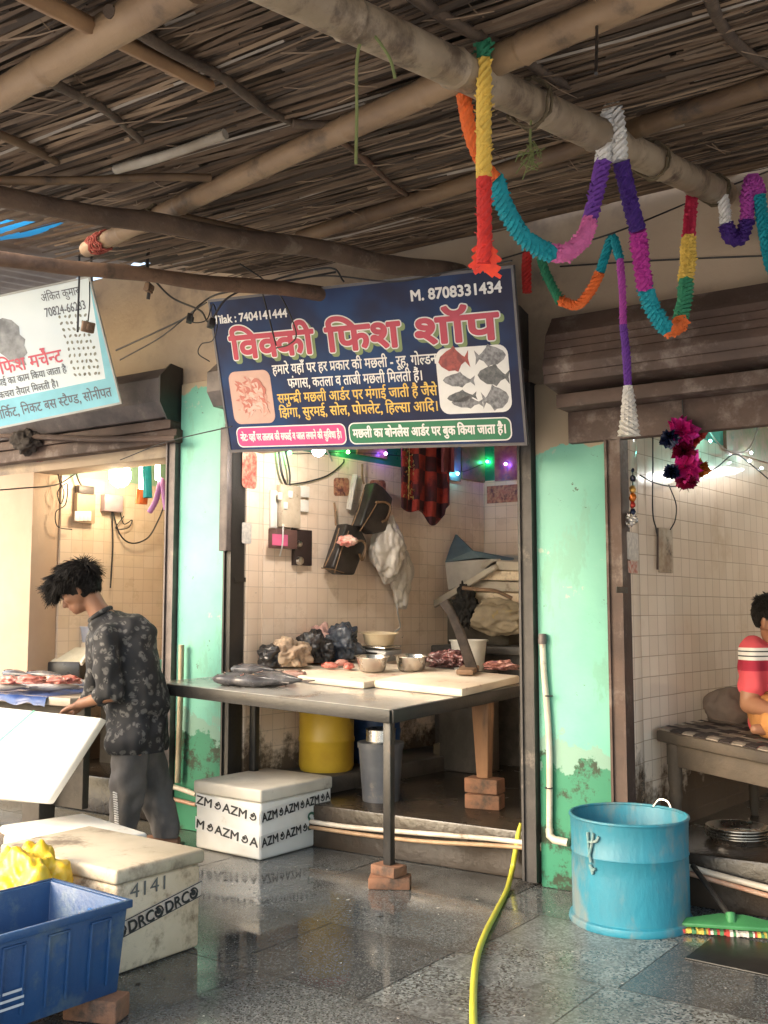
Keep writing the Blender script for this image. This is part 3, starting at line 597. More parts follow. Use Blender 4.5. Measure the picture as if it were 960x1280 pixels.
# ================================================================== GARLANDS
GC={'red':(.62,.035,.03),'orange':(.78,.16,.03),'yellow':(.75,.50,.09),'green':(.03,.24,.12),'teal':(.0,.27,.33),'pink':(.72,.16,.40),'purple':(.15,.04,.32),'indigo':(.05,.012,.17),'white':(.72,.70,.66),'magenta':(.38,.02,.24),'crimson':(.50,.015,.06),'violet':(.42,.06,.36)}
GM={k:mat(k+'_tissue_paper',c,.75,tuple(x*.8 for x in c),30,bump=.25,bs=150) for k,c in GC.items()}
def garland(label,segs,r,group=None,cat='garland'):
    """segs: list of (colour, [points]); a honeycomb paper chain"""
    g=thing('paper_garland',label,cat,segs[0][1][0],group)
    for k,(c,pts) in enumerate(segs):
        ps=catmull(pts,10) if len(pts)>2 else [V(pts[0]).lerp(V(pts[1]),i/8) for i in range(9)]
        L_=sum((b-a).length for a,b in zip(ps,ps[1:])); n=max(4,int(L_/.0105)); out=[];d=0;j=0;acc=[0]
        for a,b_ in zip(ps,ps[1:]): acc.append(acc[-1]+(b_-a).length)
        for i in range(n+1):
            q=L_*i/n
            while j<len(acc)-2 and acc[j+1]<q: j+=1
            out.append(ps[j].lerp(ps[j+1],(q-acc[j])/max(1e-9,acc[j+1]-acc[j])))
        rr=r if isinstance(r,(int,float)) else r[k]
        rl=[(rr if isinstance(rr,(int,float)) else lerp(rr[0],rr[1],i/n))*(1+.07*noise.noise(out[i]*9)) for i in range(n+1)]
        mb=MB(); mb.tube(out,rl,12,0,bump=lambda i,jj:1.0+.15*(1 if (i+jj)%2 else -1)+random.uniform(-.05,.05))
        # loose paper edges standing off the cells
        for q in range(int(n*1.6)):
            i=random.randrange(1,n); t_=(out[i]-out[i-1]).normalized(); u_=t_.orthogonal().normalized(); v_=t_.cross(u_); a=random.random()*6.28
            d_=u_*math.cos(a)+v_*math.sin(a); e_=t_.cross(d_); p=out[i]+d_*rl[i]*.95; l=random.uniform(.004,.011)
            mb.add([p-e_*.006,p+e_*.006,p+e_*.003+d_*l+t_*l*.5,p-e_*.003+d_*l+t_*l*.5],[(0,1,2,3)])
        mb.build('paper_segment',GM[c],g,smooth=False)
    return g
random.seed(21)
DP=lambda px:(on_pole(pole_f(px))-CAM).dot(FW)
def pp(lst,d): return [at(x,y,d if not isinstance(d,tuple) else lerp(d[0],d[1],i/(len(lst)-1))) for i,(x,y) in enumerate(lst)]
d1=DP(605); d2=DP(765); d3=DP(905)
rp_=.066
garland('front paper garland with a yellow strand draped over the thick bamboo',[
  ('red',pp([(604,330),(606,300),(605,222)],d1-.11)),('yellow',pp([(605,222),(605,150),(605,74)],d1-.11)),
  ('green',[at(605,74,d1-.11),at(605,56,d1-.09),at(601,47,d1-.0),at(590,72,d1+.055),at(580,97,d1+.07),at(579,117,d1+.07)]),
  ('orange',pp([(579,117),(588,165),(604,205),(619,224)],(d1+.07,d1+.10))),
  ('teal',pp([(617,222),(632,262),(655,297),(688,318)],(d1+.10,lerp(d1,d2,.5)))),
  ('pink',pp([(688,316),(708,316),(728,300),(737,277)],(lerp(d1,d2,.5),d2-.15))),
  ('purple',pp([(737,277),(745,245),(754,202)],(d2-.15,d2-.12))),
  ('white',[at(754,202,d2-.12),at(757,165,d2-.12),at(765,133,d2-.08),at(771,150,d2-.11),at(775,202,d2-.12)]),
  ('indigo',pp([(776,202),(786,245),(797,288)],(d2-.12,d2-.05))),('magenta',pp([(797,288),(801,325),(806,360)],(d2-.05,d2+.06))),
  ('teal',pp([(806,360),(815,385),(832,411)],(d2+.06,d2+.2))),('orange',pp([(832,411),(843,411),(852,402)],(d2+.2,d2+.3))),
  ('green',pp([(850,402),(856,375),(858,352)],(d2+.3,d2+.4))),('yellow',pp([(857,352),(860,325),(861,299)],(d2+.4,d2+.55))),('crimson',pp([(861,299),(863,265),(866,236)],(d2+.55,d3-.07)))],
  [.017,.0175,.017,.018,.024,.024,.024,.025,.025,.027,.027,.026,.026,.027,.022])
o=MB(); tipc=at(604,320,d1-.11)
random.seed(5)
for k in range(60):
    a=random.uniform(-2.6,.6); d_=RT*math.cos(a)*.9+V((0,0,-.55))-FW*.2*math.sin(a); p=tipc+V((0,0,random.uniform(-.03,.035))); e_=d_.cross(FW).normalized()
    l=random.uniform(.025,.05); o.add([p-e_*.006,p+e_*.006,p+d_*l+e_*.005,p+d_*l-e_*.005],[(0,1,2,3)])
tag(o.build('paper_tassel',mat('orange_red_tissue',(.80,.07,.03),.75,(.6,.04,.03),20,bump=.2)),'frayed orange red paper tassel ending the yellow and red strand','tassel')
garland('far right paper garland with violet and teal hanging at the wall',[
  ('white',pp([(903,245),(906,262),(907,280)],d3-.16)),('indigo',pp([(907,280),(914,296),(926,297),(934,275)],d3-.15)),('violet',pp([(934,275),(935,240),(942,224),(950,244)],d3-.16)),('teal',pp([(949,244),(955,285),(964,330),(975,352)],d3-.18))],[.024,.033,.03,.026])
dback=lambda px: lerp(4.86,4.42,(px-660)/125)
dsg=lambda px: lerp(5.40,4.48,(px-262)/378)-.03
def pb(lst): return [at(x,y,dback(x)) for x,y in lst]
garland('thin back garland of green orange and teal with a long purple strand',[
  ('red',pb([(659,366),(658,340),(659,316)])),('green',pb([(676,322),(684,345),(701,378)])),('orange',pb([(701,376),(722,381),(739,362),(750,340)])),
  ('teal',pb([(750,340),(757,318),(766,297),(775,324)])),('violet',pb([(775,324),(778,365),(779,406)])),('purple',pb([(779,406),(783,445),(785,482)])),('white',pb([(785,482),(786,515),(786,545)]))],
  [.021,.020,.022,.019,.015,.016,(.019,.044)])
# dark cord that carries the back garland
def cable(name,label,pts,r,m=M_wire,cat='cable',n=10): return tag(MB().tube(catmull(pts,n),r,6).build(name,m),label,cat)
cable('garland_cord','dark cord strung along the wall holding the thin back garland',[at(x,y,dback(x)) for x,y in((560,345),(660,314),(700,309),(770,290))]+[on_y(880,245,4.60),on_y(960,214,4.6)],.004)
# strings with weeds dangling from the pole
M_weed=mat('dry_green_string',(.17,.20,.07),.8)
d5=DP(668)
cable('hanging_string','knotted green string with a ring below the thick bamboo',[at(664,122,d5-.06),at(669,132,d5-.06),at(664,150,d5-.03),at(663,175,d5-.03),at(666,207,d5-.03)],.0035,M_weed,'string')
mb=MB(); random.seed(2)
for k in range(22): p=at(662+random.uniform(-4,5),180+random.uniform(-6,20),d5-.03); mb.tube([p,p+V((random.uniform(-.03,.03),0,random.uniform(-.04,.015))),p+V((random.uniform(-.04,.04),0,random.uniform(-.06,0)))],.0016,4)
tag(mb.build('dry_weed_tuft',M_weed),'tuft of dry weed caught on the knotted green string','weed')
d6=DP(466)
for pts,lb in(([(466,42),(452,50),(446,80),(446,140),(445,205)],'long thin green vine hanging from the upper end of the thick bamboo'),([(466,42),(476,55),(488,75),(494,98)],'short curled green vine hanging from the upper end of the thick bamboo')):
    cable('dry_vine',lb,[at(x,y,d6-.05) for x,y in pts],.0035,M_weed,'vine')
cable('dangling_cord','short dark cord hanging from the thatch right of the yellow strand',[rp(745,10,.0),rp(746,40,.12),rp(745,92,.3)],.004,cat='cord')
# wires above and round the sign
random.seed(9)
def W(label,px,r=.004,m=M_wire,cat='cable',name='cable'): return cable(name,label,[at(x,y,d) for x,y,d in px],r,m,cat)
W('thick black wire looping down over the navy sign title',[(300,330,5.2),(330,350,5.2)]+[(x,y,dsg(x)) for x,y in((352,372),(370,415),(362,430),(345,435))],.004)
W('black wire hanging in front of the left part of the navy sign',[(x,y,dsg(x)) for x,y in((328,366),(337,400),(345,432))],.004)
W('tangled black wire dropping from the beam to the left end of the navy sign',[(188,345,5.1),(215,372,5.2),(250,388,5.15),(262,402,5.1),(285,372,5.05),(335,352,5.1),(410,335,4.98),(430,352,4.94)],.005)
W('pair of drooping wires running from the left pillar to the sign, lower one',[(145,438,5.9),(195,415,5.7),(235,395,5.4),(262,372,5.2),(300,362,5.1),(420,340,5.05)],.005)
W('pair of drooping wires running from the left pillar to the sign, upper one',[(150,450,5.9),(200,422,5.7),(240,390,5.4),(258,378,5.2)],.004)
W('looped wire at the left end of the navy sign',[(262,372,5.2),(245,385,5.2),(240,402,5.2),(258,400,5.2),(266,380,5.2),(272,402,5.15),(266,425,5.15),(252,430,5.2),(248,442,5.2),(262,452,5.2)],.003)
W('black wire lying along the top edge of the navy sign towards the tassel',[(x,y,dsg(x)) for x,y in((300,362),(400,345),(490,352),(560,340),(640,326))],.004)
W('thin wire slanting from the left lintel to the navy sign bottom',[(150,575,5.95),(210,552,5.8),(290,533,5.3)],.003)
W('black cord with a small hook hanging below the roof at the left',[(186,300,5.0),(184,330,5.0),(186,362,5.0),(185,374,5.0)],.009,cat='cord')
W('thin black cord holding the right end of the white sign',[(115,300,5.0),(114,330,5.0),(115,352,5.02)],.006,cat='cord')
W('thin black cord over the fish pictures of the white sign',[(99,300,4.98),(99,345,4.95),(98,380,4.93),(97,415,4.9)],.005,cat='cord')
for x,y,d,lb in((186,360,4.99,'small rusty block on the black cord under the roof'),(110,409,4.88,'small brown wooden block hanging in front of the white sign'),(237,398,5.25,'dark wire junction lump left of the navy sign'),(264,404,5.1,'brown junction block on the loop left of the navy sign')):
    s_=.05 if x!=110 else .06
    o=MB().box((0,0,0),(s_,.03,s_*.85)).box((s_*.1,-.016,0),(s_*.5,.012,s_*.5)).build('hanging_block',M_wood if x in(186,110) else M_wire,bevel=.005); o.location=at(x,y,d); o.rotation_euler=(.2,.1,x*.01); tag(o,lb,'block')
cable('dangling_cord','thin cord below the small wooden block at the white sign',[at(112,352,5.02),at(112,380,4.93),at(110,402,4.89)],.003,cat='cord')
cable('wall_cable','thin dark cable stapled across the plaster above the right shutter box',[on_y(700,333,4.65),on_y(830,325,4.65),on_y(1000,318,4.65)],.004)
# ================================================================== MIDDLE SHOP
TU=V((1,0,TA)).normalized(); TV=V((0,1,TB)).normalized()
TROT=Matrix((TU,TNN.cross(TU),TNN)).transposed()
M_ttop=mat('wet_galvanised_top',(.44,.44,.42),.2,(.33,.32,.30),3,(.24,.20,.16),3,.38,.08,30,metal=.2)
tb=thing('fish_table','wet metal topped fish table on black steel legs in front of the middle shop','table',(-3.3,4.7,0))
def tp_(x,y,h=0): return V((x,y,ztab(x,y)+h))
outl=[(-4.28,4.2),(-2.69,4.2),(-2.56,5.57),(-4.02,5.57),(-4.075,4.62),(-4.17,4.60)]
n=len(outl)
MB().add([tp_(x,y,-.012) for x,y in outl]+[tp_(x,y,0) for x,y in outl],[tuple(range(n-1,-1,-1)),tuple(range(n,2*n))]+[(i,(i+1)%n,n+(i+1)%n,n+i) for i in range(n)]).build('tabletop',M_ttop,tb)
mb=MB()
for (xa,ya),(xb,yb) in (((-4.285,4.195),(-2.685,4.195)),((-2.685,4.20),(-2.552,5.575)),((-4.28,4.2),(-4.17,4.6)),((-4.02,5.57),(-2.56,5.57))):
    a=tp_(xa,ya,-.02);b=tp_(xb,yb,-.02); d=(b-a).normalized(); s_=d.cross(V((0,0,1)))*.012
    mb.hexa([a-s_-V((0,0,.045)),b-s_-V((0,0,.045)),b+s_-V((0,0,.045)),a+s_-V((0,0,.045)),a-s_+V((0,0,.018)),b-s_+V((0,0,.018)),b+s_+V((0,0,.018)),a+s_+V((0,0,.018))])
mb.build('table_frame',M_black,tb,bevel=.002)
for x,y,z0 in((-2.715,4.225,.105),(-2.60,5.50,ZP),(-4.0,5.5,ZP),(-4.0,4.74,ZP)):
    zt=ztab(x,y)-.06; MB().box((x,y,(zt+z0)/2),(.042,.042,zt-z0)).build('leg',M_black,tb,bevel=.003)
def brick(c,rot,label,m=M_brick,size=(.21,.105,.07),name='brick',grp=None,cat='brick'):
    mb=MB(); mb.box((0,0,0),size); o=mb.build(name,m,bevel=.008); o.location=V(c)+V((0,0,size[2]/2)); o.rotation_euler=(0,0,R(rot)); return tag(o,label,cat,grp)
lx,ly=-2.715,4.225
brick((lx+.005,ly,0),28,'lower brick under the front leg of the fish table',size=(.20,.11,.055))
brick((lx-.005,ly+.005,.055),-8,'small upper brick directly under the front leg of the fish table',size=(.15,.10,.05))
# foam slabs on the table
def slab_on_table(x0,x1,y0,y1,t,label,m):
    o=MB().box((0,0,t/2),(x1-x0,y1-y0,t)).build('foam_slab',m,bevel=.012)
    o.matrix_world=Matrix.Translation(tp_((x0+x1)/2,(y0+y1)/2,.001))@TROT.to_4x4(); return tag(o,label,'foam slab')
M_cut=mat('blood_stained_foam',(.76,.68,.56),.65,(.62,.50,.38),2.5,(.33,.10,.06),4,.28,.12,160)
pA=on_tab(279,836,.03); pB=on_tab(465,853,.03); pC=on_tab(587,863,.03)
slab_on_table(-4.055,-3.17,4.68,5.50,.04,'white foam slab lying at the left of the fish table under the black bags',M_cut)
slab_on_table(-3.16,-2.60,4.76,5.46,.045,'white foam slab at the right of the fish table under the steel bowls and knife',M_cut)
SL=.046
def ont(px,py,h=SL): return on_tab(px,py,h)
# fish
M_fish=mat('grey_fish_skin',(.15,.145,.15),.25,(.05,.047,.052),7,(.27,.23,.21),5,.38,.1,120); M_fishb=mat('pale_fish_belly',(.42,.30,.26),.3,(.28,.14,.11),10,bump=.1); M_meat=mat('red_fish_flesh',(.42,.07,.05),.3,(.55,.25,.2),18,(.2,.02,.02),12,.4,.2)
def fish(c,l,h,ang,label,tilt=0,m=None,tail=True,grp=None,red=False):
    f=thing('fish',label,'fish',c,grp); M3=TROT@RZ(ang)
    prof=[(-.5,.05),(-.46,.22),(-.38,.36),(-.25,.47),(-.05,.5),(.12,.42),(.28,.26),(.38,.14),(.43,.11)]
    vs=[];fs=[];n=14
    for x,r in prof:
        for j in range(n):
            a=2*math.pi*j/n; y=math.cos(a)*r*h*1.15; z=math.sin(a)*r*h*.72
            vs.append(M3@V((x*l,y,z+.36*h)))
    for i in range(len(prof)-1):
        fs+=[(i*n+j,i*n+(j+1)%n,(i+1)*n+(j+1)%n,(i+1)*n+j) for j in range(n)]
    fs+=[tuple(range(n)),tuple(range((len(prof)-1)*n,len(prof)*n))]
    mb=MB(); mb.add([V(c)+v for v in vs],fs,0); mb.build('fish_body',m or M_fish,f,sharp=80)
    def flat(name,pts,mm): 
        MB().prism(pts,V(c)+M3@V((0,0,.30*h)),M3@V((1,0,0)),M3@V((0,1,0)),M3@V((0,0,.006))).build(name,mm,f)
    if tail: flat('tail',[(.41*l,-.05*h),(.60*l,-.42*h),(.56*l,0),(.61*l,.42*h),(.41*l,.06*h)],m or M_fish)
    flat('fin',[(-.15*l,.48*h),(.0,.80*h),(.12*l,.74*h),(.18*l,.36*h)],m or M_fish)
    e=V(c)+M3@V((-.40*l,-.16*h,.36*h+.27*h*.8)); MB().blob(e,(.006,.006,.006),sub=2,amp=0).build('eye',mat('fish_eye',(.10,.09,.07),.15),f)
    MB().prism([(-.30*l,-.40*h),(-.27*l,-.1*h),(-.30*l,.3*h),(-.285*l,.3*h),(-.255*l,-.1*h),(-.285*l,-.40*h)],V(c)+M3@V((0,0,.665*h)),M3@V((1,0,0)),M3@V((0,1,0)),M3@V((0,0,.004))).build('gill_cover',M_fishb if not red else M_meat,f)
    return f
fish(ont(300,857,.0),.31,.105,R(38),'dark grey fish at the left end of the pile on the fish table')
fish(ont(322,859,.0),.30,.10,R(30),'grey fish with a reddish gill in the middle of the pile on the fish table',red=True)
fish(ont(346,858,.0),.34,.115,R(18),'largest dark fish lying across the front of the pile on the fish table')
fish(ont(362,851,.0),.22,.09,R(195),'short pale headed fish at the right end of the pile on the fish table',m=M_fishb,tail=False)
fish(ont(318,845,.02),.29,.10,R(24),'grey fish resting on top behind the pile on the fish table')
# bowls, scale, bags on the slabs
def bowl(c,r,h,label,name='steel_bowl',m=M_steel,cat='bowl',rim=.01,foot=.68):
    o=MB().lathe([(0,.0),(r*foot,.0),(r*(foot+.12),h*.15),(r*.93,h*.8),(r*.97,h),(r+rim,h),(r+rim,h+.004),(r*.95,h+.002),(r*.88,h*.75),(r*(foot+.05),h*.18),(0,.008)],(0,0,0),36,close=False).build(name,m,sharp=50)
    o.matrix_world=Matrix.Translation(c)@TROT.to_4x4(); return tag(o,label,cat)
bowl(ont(465,839),.098,.085,'left steel bowl on the foam slab in front of the weighing scale')
bowl(ont(514,838),.10,.085,'right steel bowl on the foam slab beside the left one')
sc_=thing('weighing_scale','small silver weighing scale with a cream plastic bowl behind the steel bowls','scale',ont(462,828)); c=ont(466,826)+V((0,.06,0))
MB().box(c+V((0,0,.04)),(.25,.20,.07),TROT).build('scale_body',mat('scale_grey',(.45,.44,.43),.4),sc_,bevel=.012)
MB().box(c+V((0,0,.092)),(.24,.20,.012),TROT).build('scale_pan',M_steel,sc_,bevel=.004)
MB().box(c+V((0,-.101,.04)),(.12,.004,.035),TROT).build('display',M_blk,sc_)
bowl(c+V((.01,0,.10)),.115,.075,'cream plastic bowl standing on the weighing scale','plastic_bowl',mat('cream_plastic',(.72,.60,.40),.4,(.6,.48,.32),8,bump=.03))
def wt(px,py,off=.15,h=.046):
    p=wall(px,py,W1,off); p.z=ztab(p.x,p.y)+h; return p
def lump(c,rad,label,m,name,cat,seed,amp=.3,fr=1.7,flat=None,grp=None,sub=5):
    o=MB().blob((0,0,0),rad,seed,amp,fr,sub,flat=flat).build(name,m,sharp=180); o.location=V(c)+V((0,0,rad[2]*.8)); return tag(o,label,cat,grp)
lump(wt(362,822,.2),(.12,.10,.095),'crumpled beige cloth on the left foam slab',mat('beige_cloth',(.36,.27,.19),.9,(.24,.17,.12),12,bump=.4,bs=40),'cloth_bundle','cloth',2,-.5,2.0,-.07)
lump(wt(341,822,.13),(.09,.09,.08),'black plastic bag left of the beige cloth',M_blk,'plastic_bag','bag',3,-.38,1.7,-.06)
lump(wt(395,822,.17),(.11,.10,.11),'black plastic bag right of the beige cloth',M_blk,'plastic_bag','bag',5,-.4,1.8,-.08)
lump(wt(424,818,.17),(.15,.12,.13),'large dark blue grey plastic bag on the fish table by the wall',mat('slate_plastic',(.035,.042,.06),.25,(.07,.08,.10),8,bump=.2,bs=25),'plastic_bag','bag',7,-.42,1.9,-.1)
lump(wt(402,815,.09),(.10,.08,.13),'faded pink plastic bag against the wall behind the black bags',mat('pink_film',(.42,.22,.20),.4,(.5,.33,.28),8,bump=.1),'plastic_bag','bag',9,-.35,1.8,-.1)
random.seed(6)
for i,(px,py,a) in enumerate(((412,836,.2),(427,833,1.0),(436,837,2.0))):
    o=MB().blob((0,0,.02),(.05,.03,.022),i+3,.3,2,3,flat=-.015).build('fish_piece',M_meat if i!=1 else mat('pale_fish_flesh',(.6,.35,.28),.3,(.5,.15,.12),14),sharp=90); o.matrix_world=Matrix.Translation(ont(px,py))@TROT.to_4x4()@RZ(a).to_4x4()
    tag(o,('red fish piece at the left of the cut pieces on the slab','pale pink fish piece in the middle of the cut pieces on the slab','red fish piece closest to the left steel bowl')[i],'fish piece')
# boti knife: a curved upright blade on a wooden foot
kn=thing('upright_knife','tall dark curved floor knife standing on the right foam slab','knife',ont(585,842)); kb=ont(585,842)
MB().box(kb+V((0,0,.022)),(.10,.26,.03),TROT@RZ(R(20))).build('knife_foot',M_wood,kn,bevel=.006)
K=[(590,838),(583,815),(575,790),(566,768),(556,755)]; dk=(kb-CAM).dot(FW)
l=[at(x-7,y,dk) for x,y in K]; r_=[at(x+7-(i*1.2),y+(2 if i<4 else -6),dk) for i,(x,y) in enumerate(K)]
mb=MB(); t_=V((.006,.01,0)); vs=[p for a,b_ in zip(l,r_) for p in(a,b_)]; k=len(vs)
mb.add(vs+[p+t_ for p in vs],[(2*i,2*i+1,2*i+3,2*i+2) for i in range(4)]+[(k+2*i,k+2*i+2,k+2*i+3,k+2*i+1) for i in range(4)]+[(2*i,2*i+2,k+2*i+2,k+2*i) for i in range(4)]+[(2*i+1,k+2*i+1,k+2*i+3,2*i+3) for i in range(4)]+[(0,k,k+1,1),(8,9,k+9,k+8)])
mb.build('blade',mat('dark_iron',(.05,.042,.038),.45,(.09,.07,.06),20,bump=.2,metal=.6),kn,smooth=False)
lump(ont(556,835)+V((0,.05,0)),(.13,.09,.06),'dark heap of wet fish waste beside the upright knife',mat('fish_waste',(.07,.03,.03),.25,(.14,.06,.06),14,(.25,.07,.06),9,.35,.4,40),'fish_waste','fish waste',13,-.5,2.6,-.045)
lump(ont(612,838)+V((.05,.05,0)),(.10,.08,.03),'reddish scraps heap right of the upright knife',mat('red_scraps',(.20,.06,.05),.3,(.35,.18,.15),16,bump=.4,bs=40),'fish_waste','fish waste',17,-.5,2.6,-.02)
# back counter and heap
bc=thing('back_counter','dark concrete counter at the back of the middle shop','counter',(-3.0,6.9,ZP))
MB().box((-2.85,6.92,.62),(1.95,.68,.77)).build('counter_base',M_conc,bc); MB().box((-2.85,6.90,1.035),(1.96,.74,.06)).build('counter_top',mat('slate_top',(.05,.045,.04),.5,(.09,.08,.07),4,bump=.2),bc,bevel=.01)
pb_=lambda px,py,Y: on_y(px,py,Y)
o=MB().lathe([(0,0),(.10,0),(.125,.2),(.135,.2),(.135,.21),(.12,.21),(.095,.01),(0,.01)],(0,0,0),28,close=False).build('white_tub',M_white,sharp=50); o.location=on_y(586,838,6.25); tag(o,'white plastic tub half hidden behind the upright knife','tub')
st_=MB().box((0,0,0),(.34,.24,.40)).build('tub_stand',M_conc,bevel=.01); z_=o.location.z; st_.location=(o.location.x,o.location.y,ZP+(z_-ZP)/2); st_.scale=(1,1,(z_-ZP)/.40); tag(st_,'low concrete block carrying the white tub behind the fish table','block')
random.seed(12)
def sheet(pts,Y,t,label,m,name='foam_sheet',cat='foam sheet',tilt=.15):
    ps=[on_y(x,y,Y) for x,y in pts]; n=len(ps); dv=V((.02,t,tilt*t)); 
    o=MB().add(ps+[p+dv for p in ps],[tuple(range(n-1,-1,-1)),tuple(range(n,2*n))]+[(i,(i+1)%n,n+(i+1)%n,n+i) for i in range(n)]).build(name,m,bevel=.004); return tag(o,label,cat)
M_fsh=mat('grey_foam_sheet',(.50,.45,.37),.75,(.36,.31,.25),3,(.14,.11,.08),4,.3,.1,100)
for i,(x0,y0,x1,y1,h,lb) in enumerate(((570,740,662,742,14,'bottom sheet of the foam stack at the back of the middle shop'),(580,726,662,728,12,'second lowest sheet of the foam stack'),(592,713,662,714,12,'middle sheet of the foam stack'),(604,700,662,703,11,'topmost pale sheet of the foam stack'))):
    sheet([(x0,y0),(x1,y1),(x1,y1+h),(x0-6,y0+h)],6.75-.03*i,.35,lb,M_fsh if i%2 else M_foamd)
sheet([(488,785),(530,757),(578,729),(616,706),(618,712),(582,735),(534,764),(494,790)],6.62,.03,'long bent foam strip leaning down to the left of the stack',M_fsh)
sheet([(556,703),(590,700),(621,699),(621,705),(584,728),(560,738)],6.66,.03,'folded pale sack hanging over the front of the foam stack',mat('pale_sack',(.45,.41,.36),.8,(.33,.3,.26),5,bump=.3,bs=20),'sack','sack')
M_tarp=mat('slate_blue_tarp',(.10,.15,.17),.6,(.06,.09,.11),5,bump=.25,bs=15)
def crumple(pts,Y,label,m,name,cat,seed):
    ps=[on_y(x,y,Y+dy) for x,y,dy in pts]; c=sum(ps,V())/len(ps); mb=MB(); n=len(ps)
    fr=[]; 
    mb.add(ps+[c+V((0,-.05,.02))]+[p+V((0,.03,0)) for p in ps],[(i,(i+1)%n,n) for i in range(n)]+[tuple(range(n+1,2*n+1))]+[(i,n+1+i,n+1+(i+1)%n,(i+1)%n) for i in range(n)])
    return tag(mb.build(name,m,bevel=.003,sharp=20),label,cat)
crumple([(569,668,.1),(592,690,0),(640,697,.05),(642,702,.0),(600,697,-.05),(556,703,-.05),(562,685,.02)],6.72,'peaked slate blue tarp on top of the foam stack',M_tarp,'folded_tarp','tarp',1)
crumple([(640,702,0),(662,700,.05),(662,716,0),(650,712,-.03)],6.70,'small teal fold of tarp at the right end of the foam stack',mat('teal_tarp',(.05,.16,.20),.5,bump=.2),'folded_tarp','tarp',2)
MB_=MB().box((0,0,0),(1.0,.34,.34)); o=MB_.build('wooden_crate',mat('dark_crate_wood',(.045,.034,.027),.8,(.10,.085,.065),3,bump=.4),bevel=.01); o.location=on_y(570,770,6.9)+V((.0,.06,0)); o.location.z=1.065+.17; tag(o,'dark box under the foam stack on the back counter','box')
lump(on_y(622,772,6.62)-V((0,0,.10)),(.22,.10,.13),'dirty pale sack stuffed under the foam stack',mat('dirty_sack',(.34,.28,.19),.85,(.2,.16,.11),5,(.35,.24,.06),5,.3,.4,20),'sack','sack',21,-.3,1.5)
lump(on_y(582,768,6.60)-V((0,0,.06)),(.08,.06,.14),'blackish rag hanging in front of the stuffed sack',mat('black_rag',(.02,.018,.016),.9),'rag','rag',23,.6,2.6)
W('thin stick lying in front of the stuffed sack',[(578,735,7.15),(600,737,7.1),(620,739,7.05),(640,748,7.02)],.014,M_wood,'stick','stick')
# --- on the side wall
def wbox(px0,py0,px1,py1,t,label,m,name,cat,off=0.001,w=W1,extra=None,bevel=.004):
    a=wall(px0,py1,w,off); b_=wall(px1,py1,w,off); z1=wall(px0,py0,w,off).z; th=thing(name,label,cat,(a+b_)/2); wd=(b_-a); 
    M3=Matrix((WD,-WN,V((0,0,1)))).transposed()
    MB().box((a+b_)/2+V((0,0,(z1-a.z)/2))+WN*t/2+V((0,0,0)),(wd.length,t,z1-a.z),M3).build(extra or 'panel',m,th,bevel=bevel); return th
sb=wbox(345,607,369,660,.05,'cream switch board with three switches on the middle shop wall',mat('old_cream_plastic',(.55,.47,.36),.45,(.42,.34,.25),8,(.15,.1,.07),10,.3),'switch_board','switch board',extra='board')
for x,y in((350,620),(357,632),(363,618)): wq=wall(x,y,W1,.055); MB().box(wq,(.03,.014,.045),Matrix((WD,-WN,V((0,0,1)))).transposed()).build('switch',M_white,sb,bevel=.003)
wbox(371,608,383,622,.03,'upper small white socket beside the cream switch board',M_white,'socket','socket',extra='plate')
wbox(370,625,382,640,.03,'lower small white socket beside the cream switch board',M_white,'socket','socket',extra='plate')
wbox(336,613,344,660,.02,'narrow pale conduit box left of the cream switch board',M_white,'conduit_box','box',extra='panel')
mb_=wbox(335,662,362,686,.07,'brown meter box with a pink sticker below the switch board',mat('meter_brown',(.14,.07,.06),.5),'meter_box','meter box',extra='box')
MB().box(wall(350,675,W1,.075),(.13,.006,.07),Matrix((WD,-WN,V((0,0,1)))).transposed()).build('sticker',mat('pink_sticker',(.65,.12,.25),.5),mb_)
dk_=wbox(364,662,386,707,.03,'dark board with a pale knob and a round lock on the wall',mat('dark_board',(.035,.02,.018),.5),'dark_board','board',extra='board')
for x,y,rr in((373,680,.022),(374,701,.03)): MB().lathe([(0,0),(rr,0),(rr*.8,.02),(0,.024)],wall(x,y,W1,.032),16,M=Matrix((WD,V((0,0,1)),WN)).transposed()).build('knob',M_steel,dk_)
def sticker(px0,py0,px1,py1,label,m,name='deity_sticker',cat='sticker',w=W1,off=.002,border=None):
    a=wall(px0,py1,w,off); b_=wall(px1,py1,w,off); z1=wall(px0,py0,w,off).z; mb=MB(); wd=(b_-a).length
    mb.prism(rrect(0,wd,0,z1-a.z,min(wd,z1-a.z)*.2),a,(b_-a).normalized(),(0,0,1),WN*.002,0)
    th=tag(mb.build(name,[m]),label,cat)
    return th
M_deity=mat('printed_red_brown',(.38,.12,.08),.5,(.55,.30,.16),26,(.12,.04,.04),20,.5,bump=0)
sticker(417,597,436,620,'left strip of small red brown pictures on the wall tiles',M_deity); sticker(462,600,482,626,'second strip of small red brown pictures behind the upper black bag',M_deity)
o=MB().box((0,0,0),(.36,.004,.14)).build('deity_sticker',M_deity); o.location=on_y(634,617,YB-.004); tag(o,'strip of red brown pictures on the back wall under the green band','sticker')
def jst(px0,py0,px1,py1,Y,label,m,name,cat,t=.003):
    a=on_y(px0,py1,Y); b_=on_y(px1,py0,Y); return tag(MB().prism(rrect(0,b_.x-a.x,0,b_.z-a.z,.02),a,(1,0,0),(0,0,1),(0,-t,0)).build(name,m),label,cat)
def xst(px0,py0,px1,py1,X,label,m,name,cat,rr=.02):   # on a face that looks along +X
    d0=ray(px0,py1); a=CAM+d0*(X/d0.x); d1_=ray(px1,py0); b_=CAM+d1_*(X/d1_.x); return tag(MB().prism(rrect(0,b_.y-a.y,0,b_.z-a.z,rr),a,(0,1,0),(0,0,1),(.003,0,0)).build(name,m),label,cat)
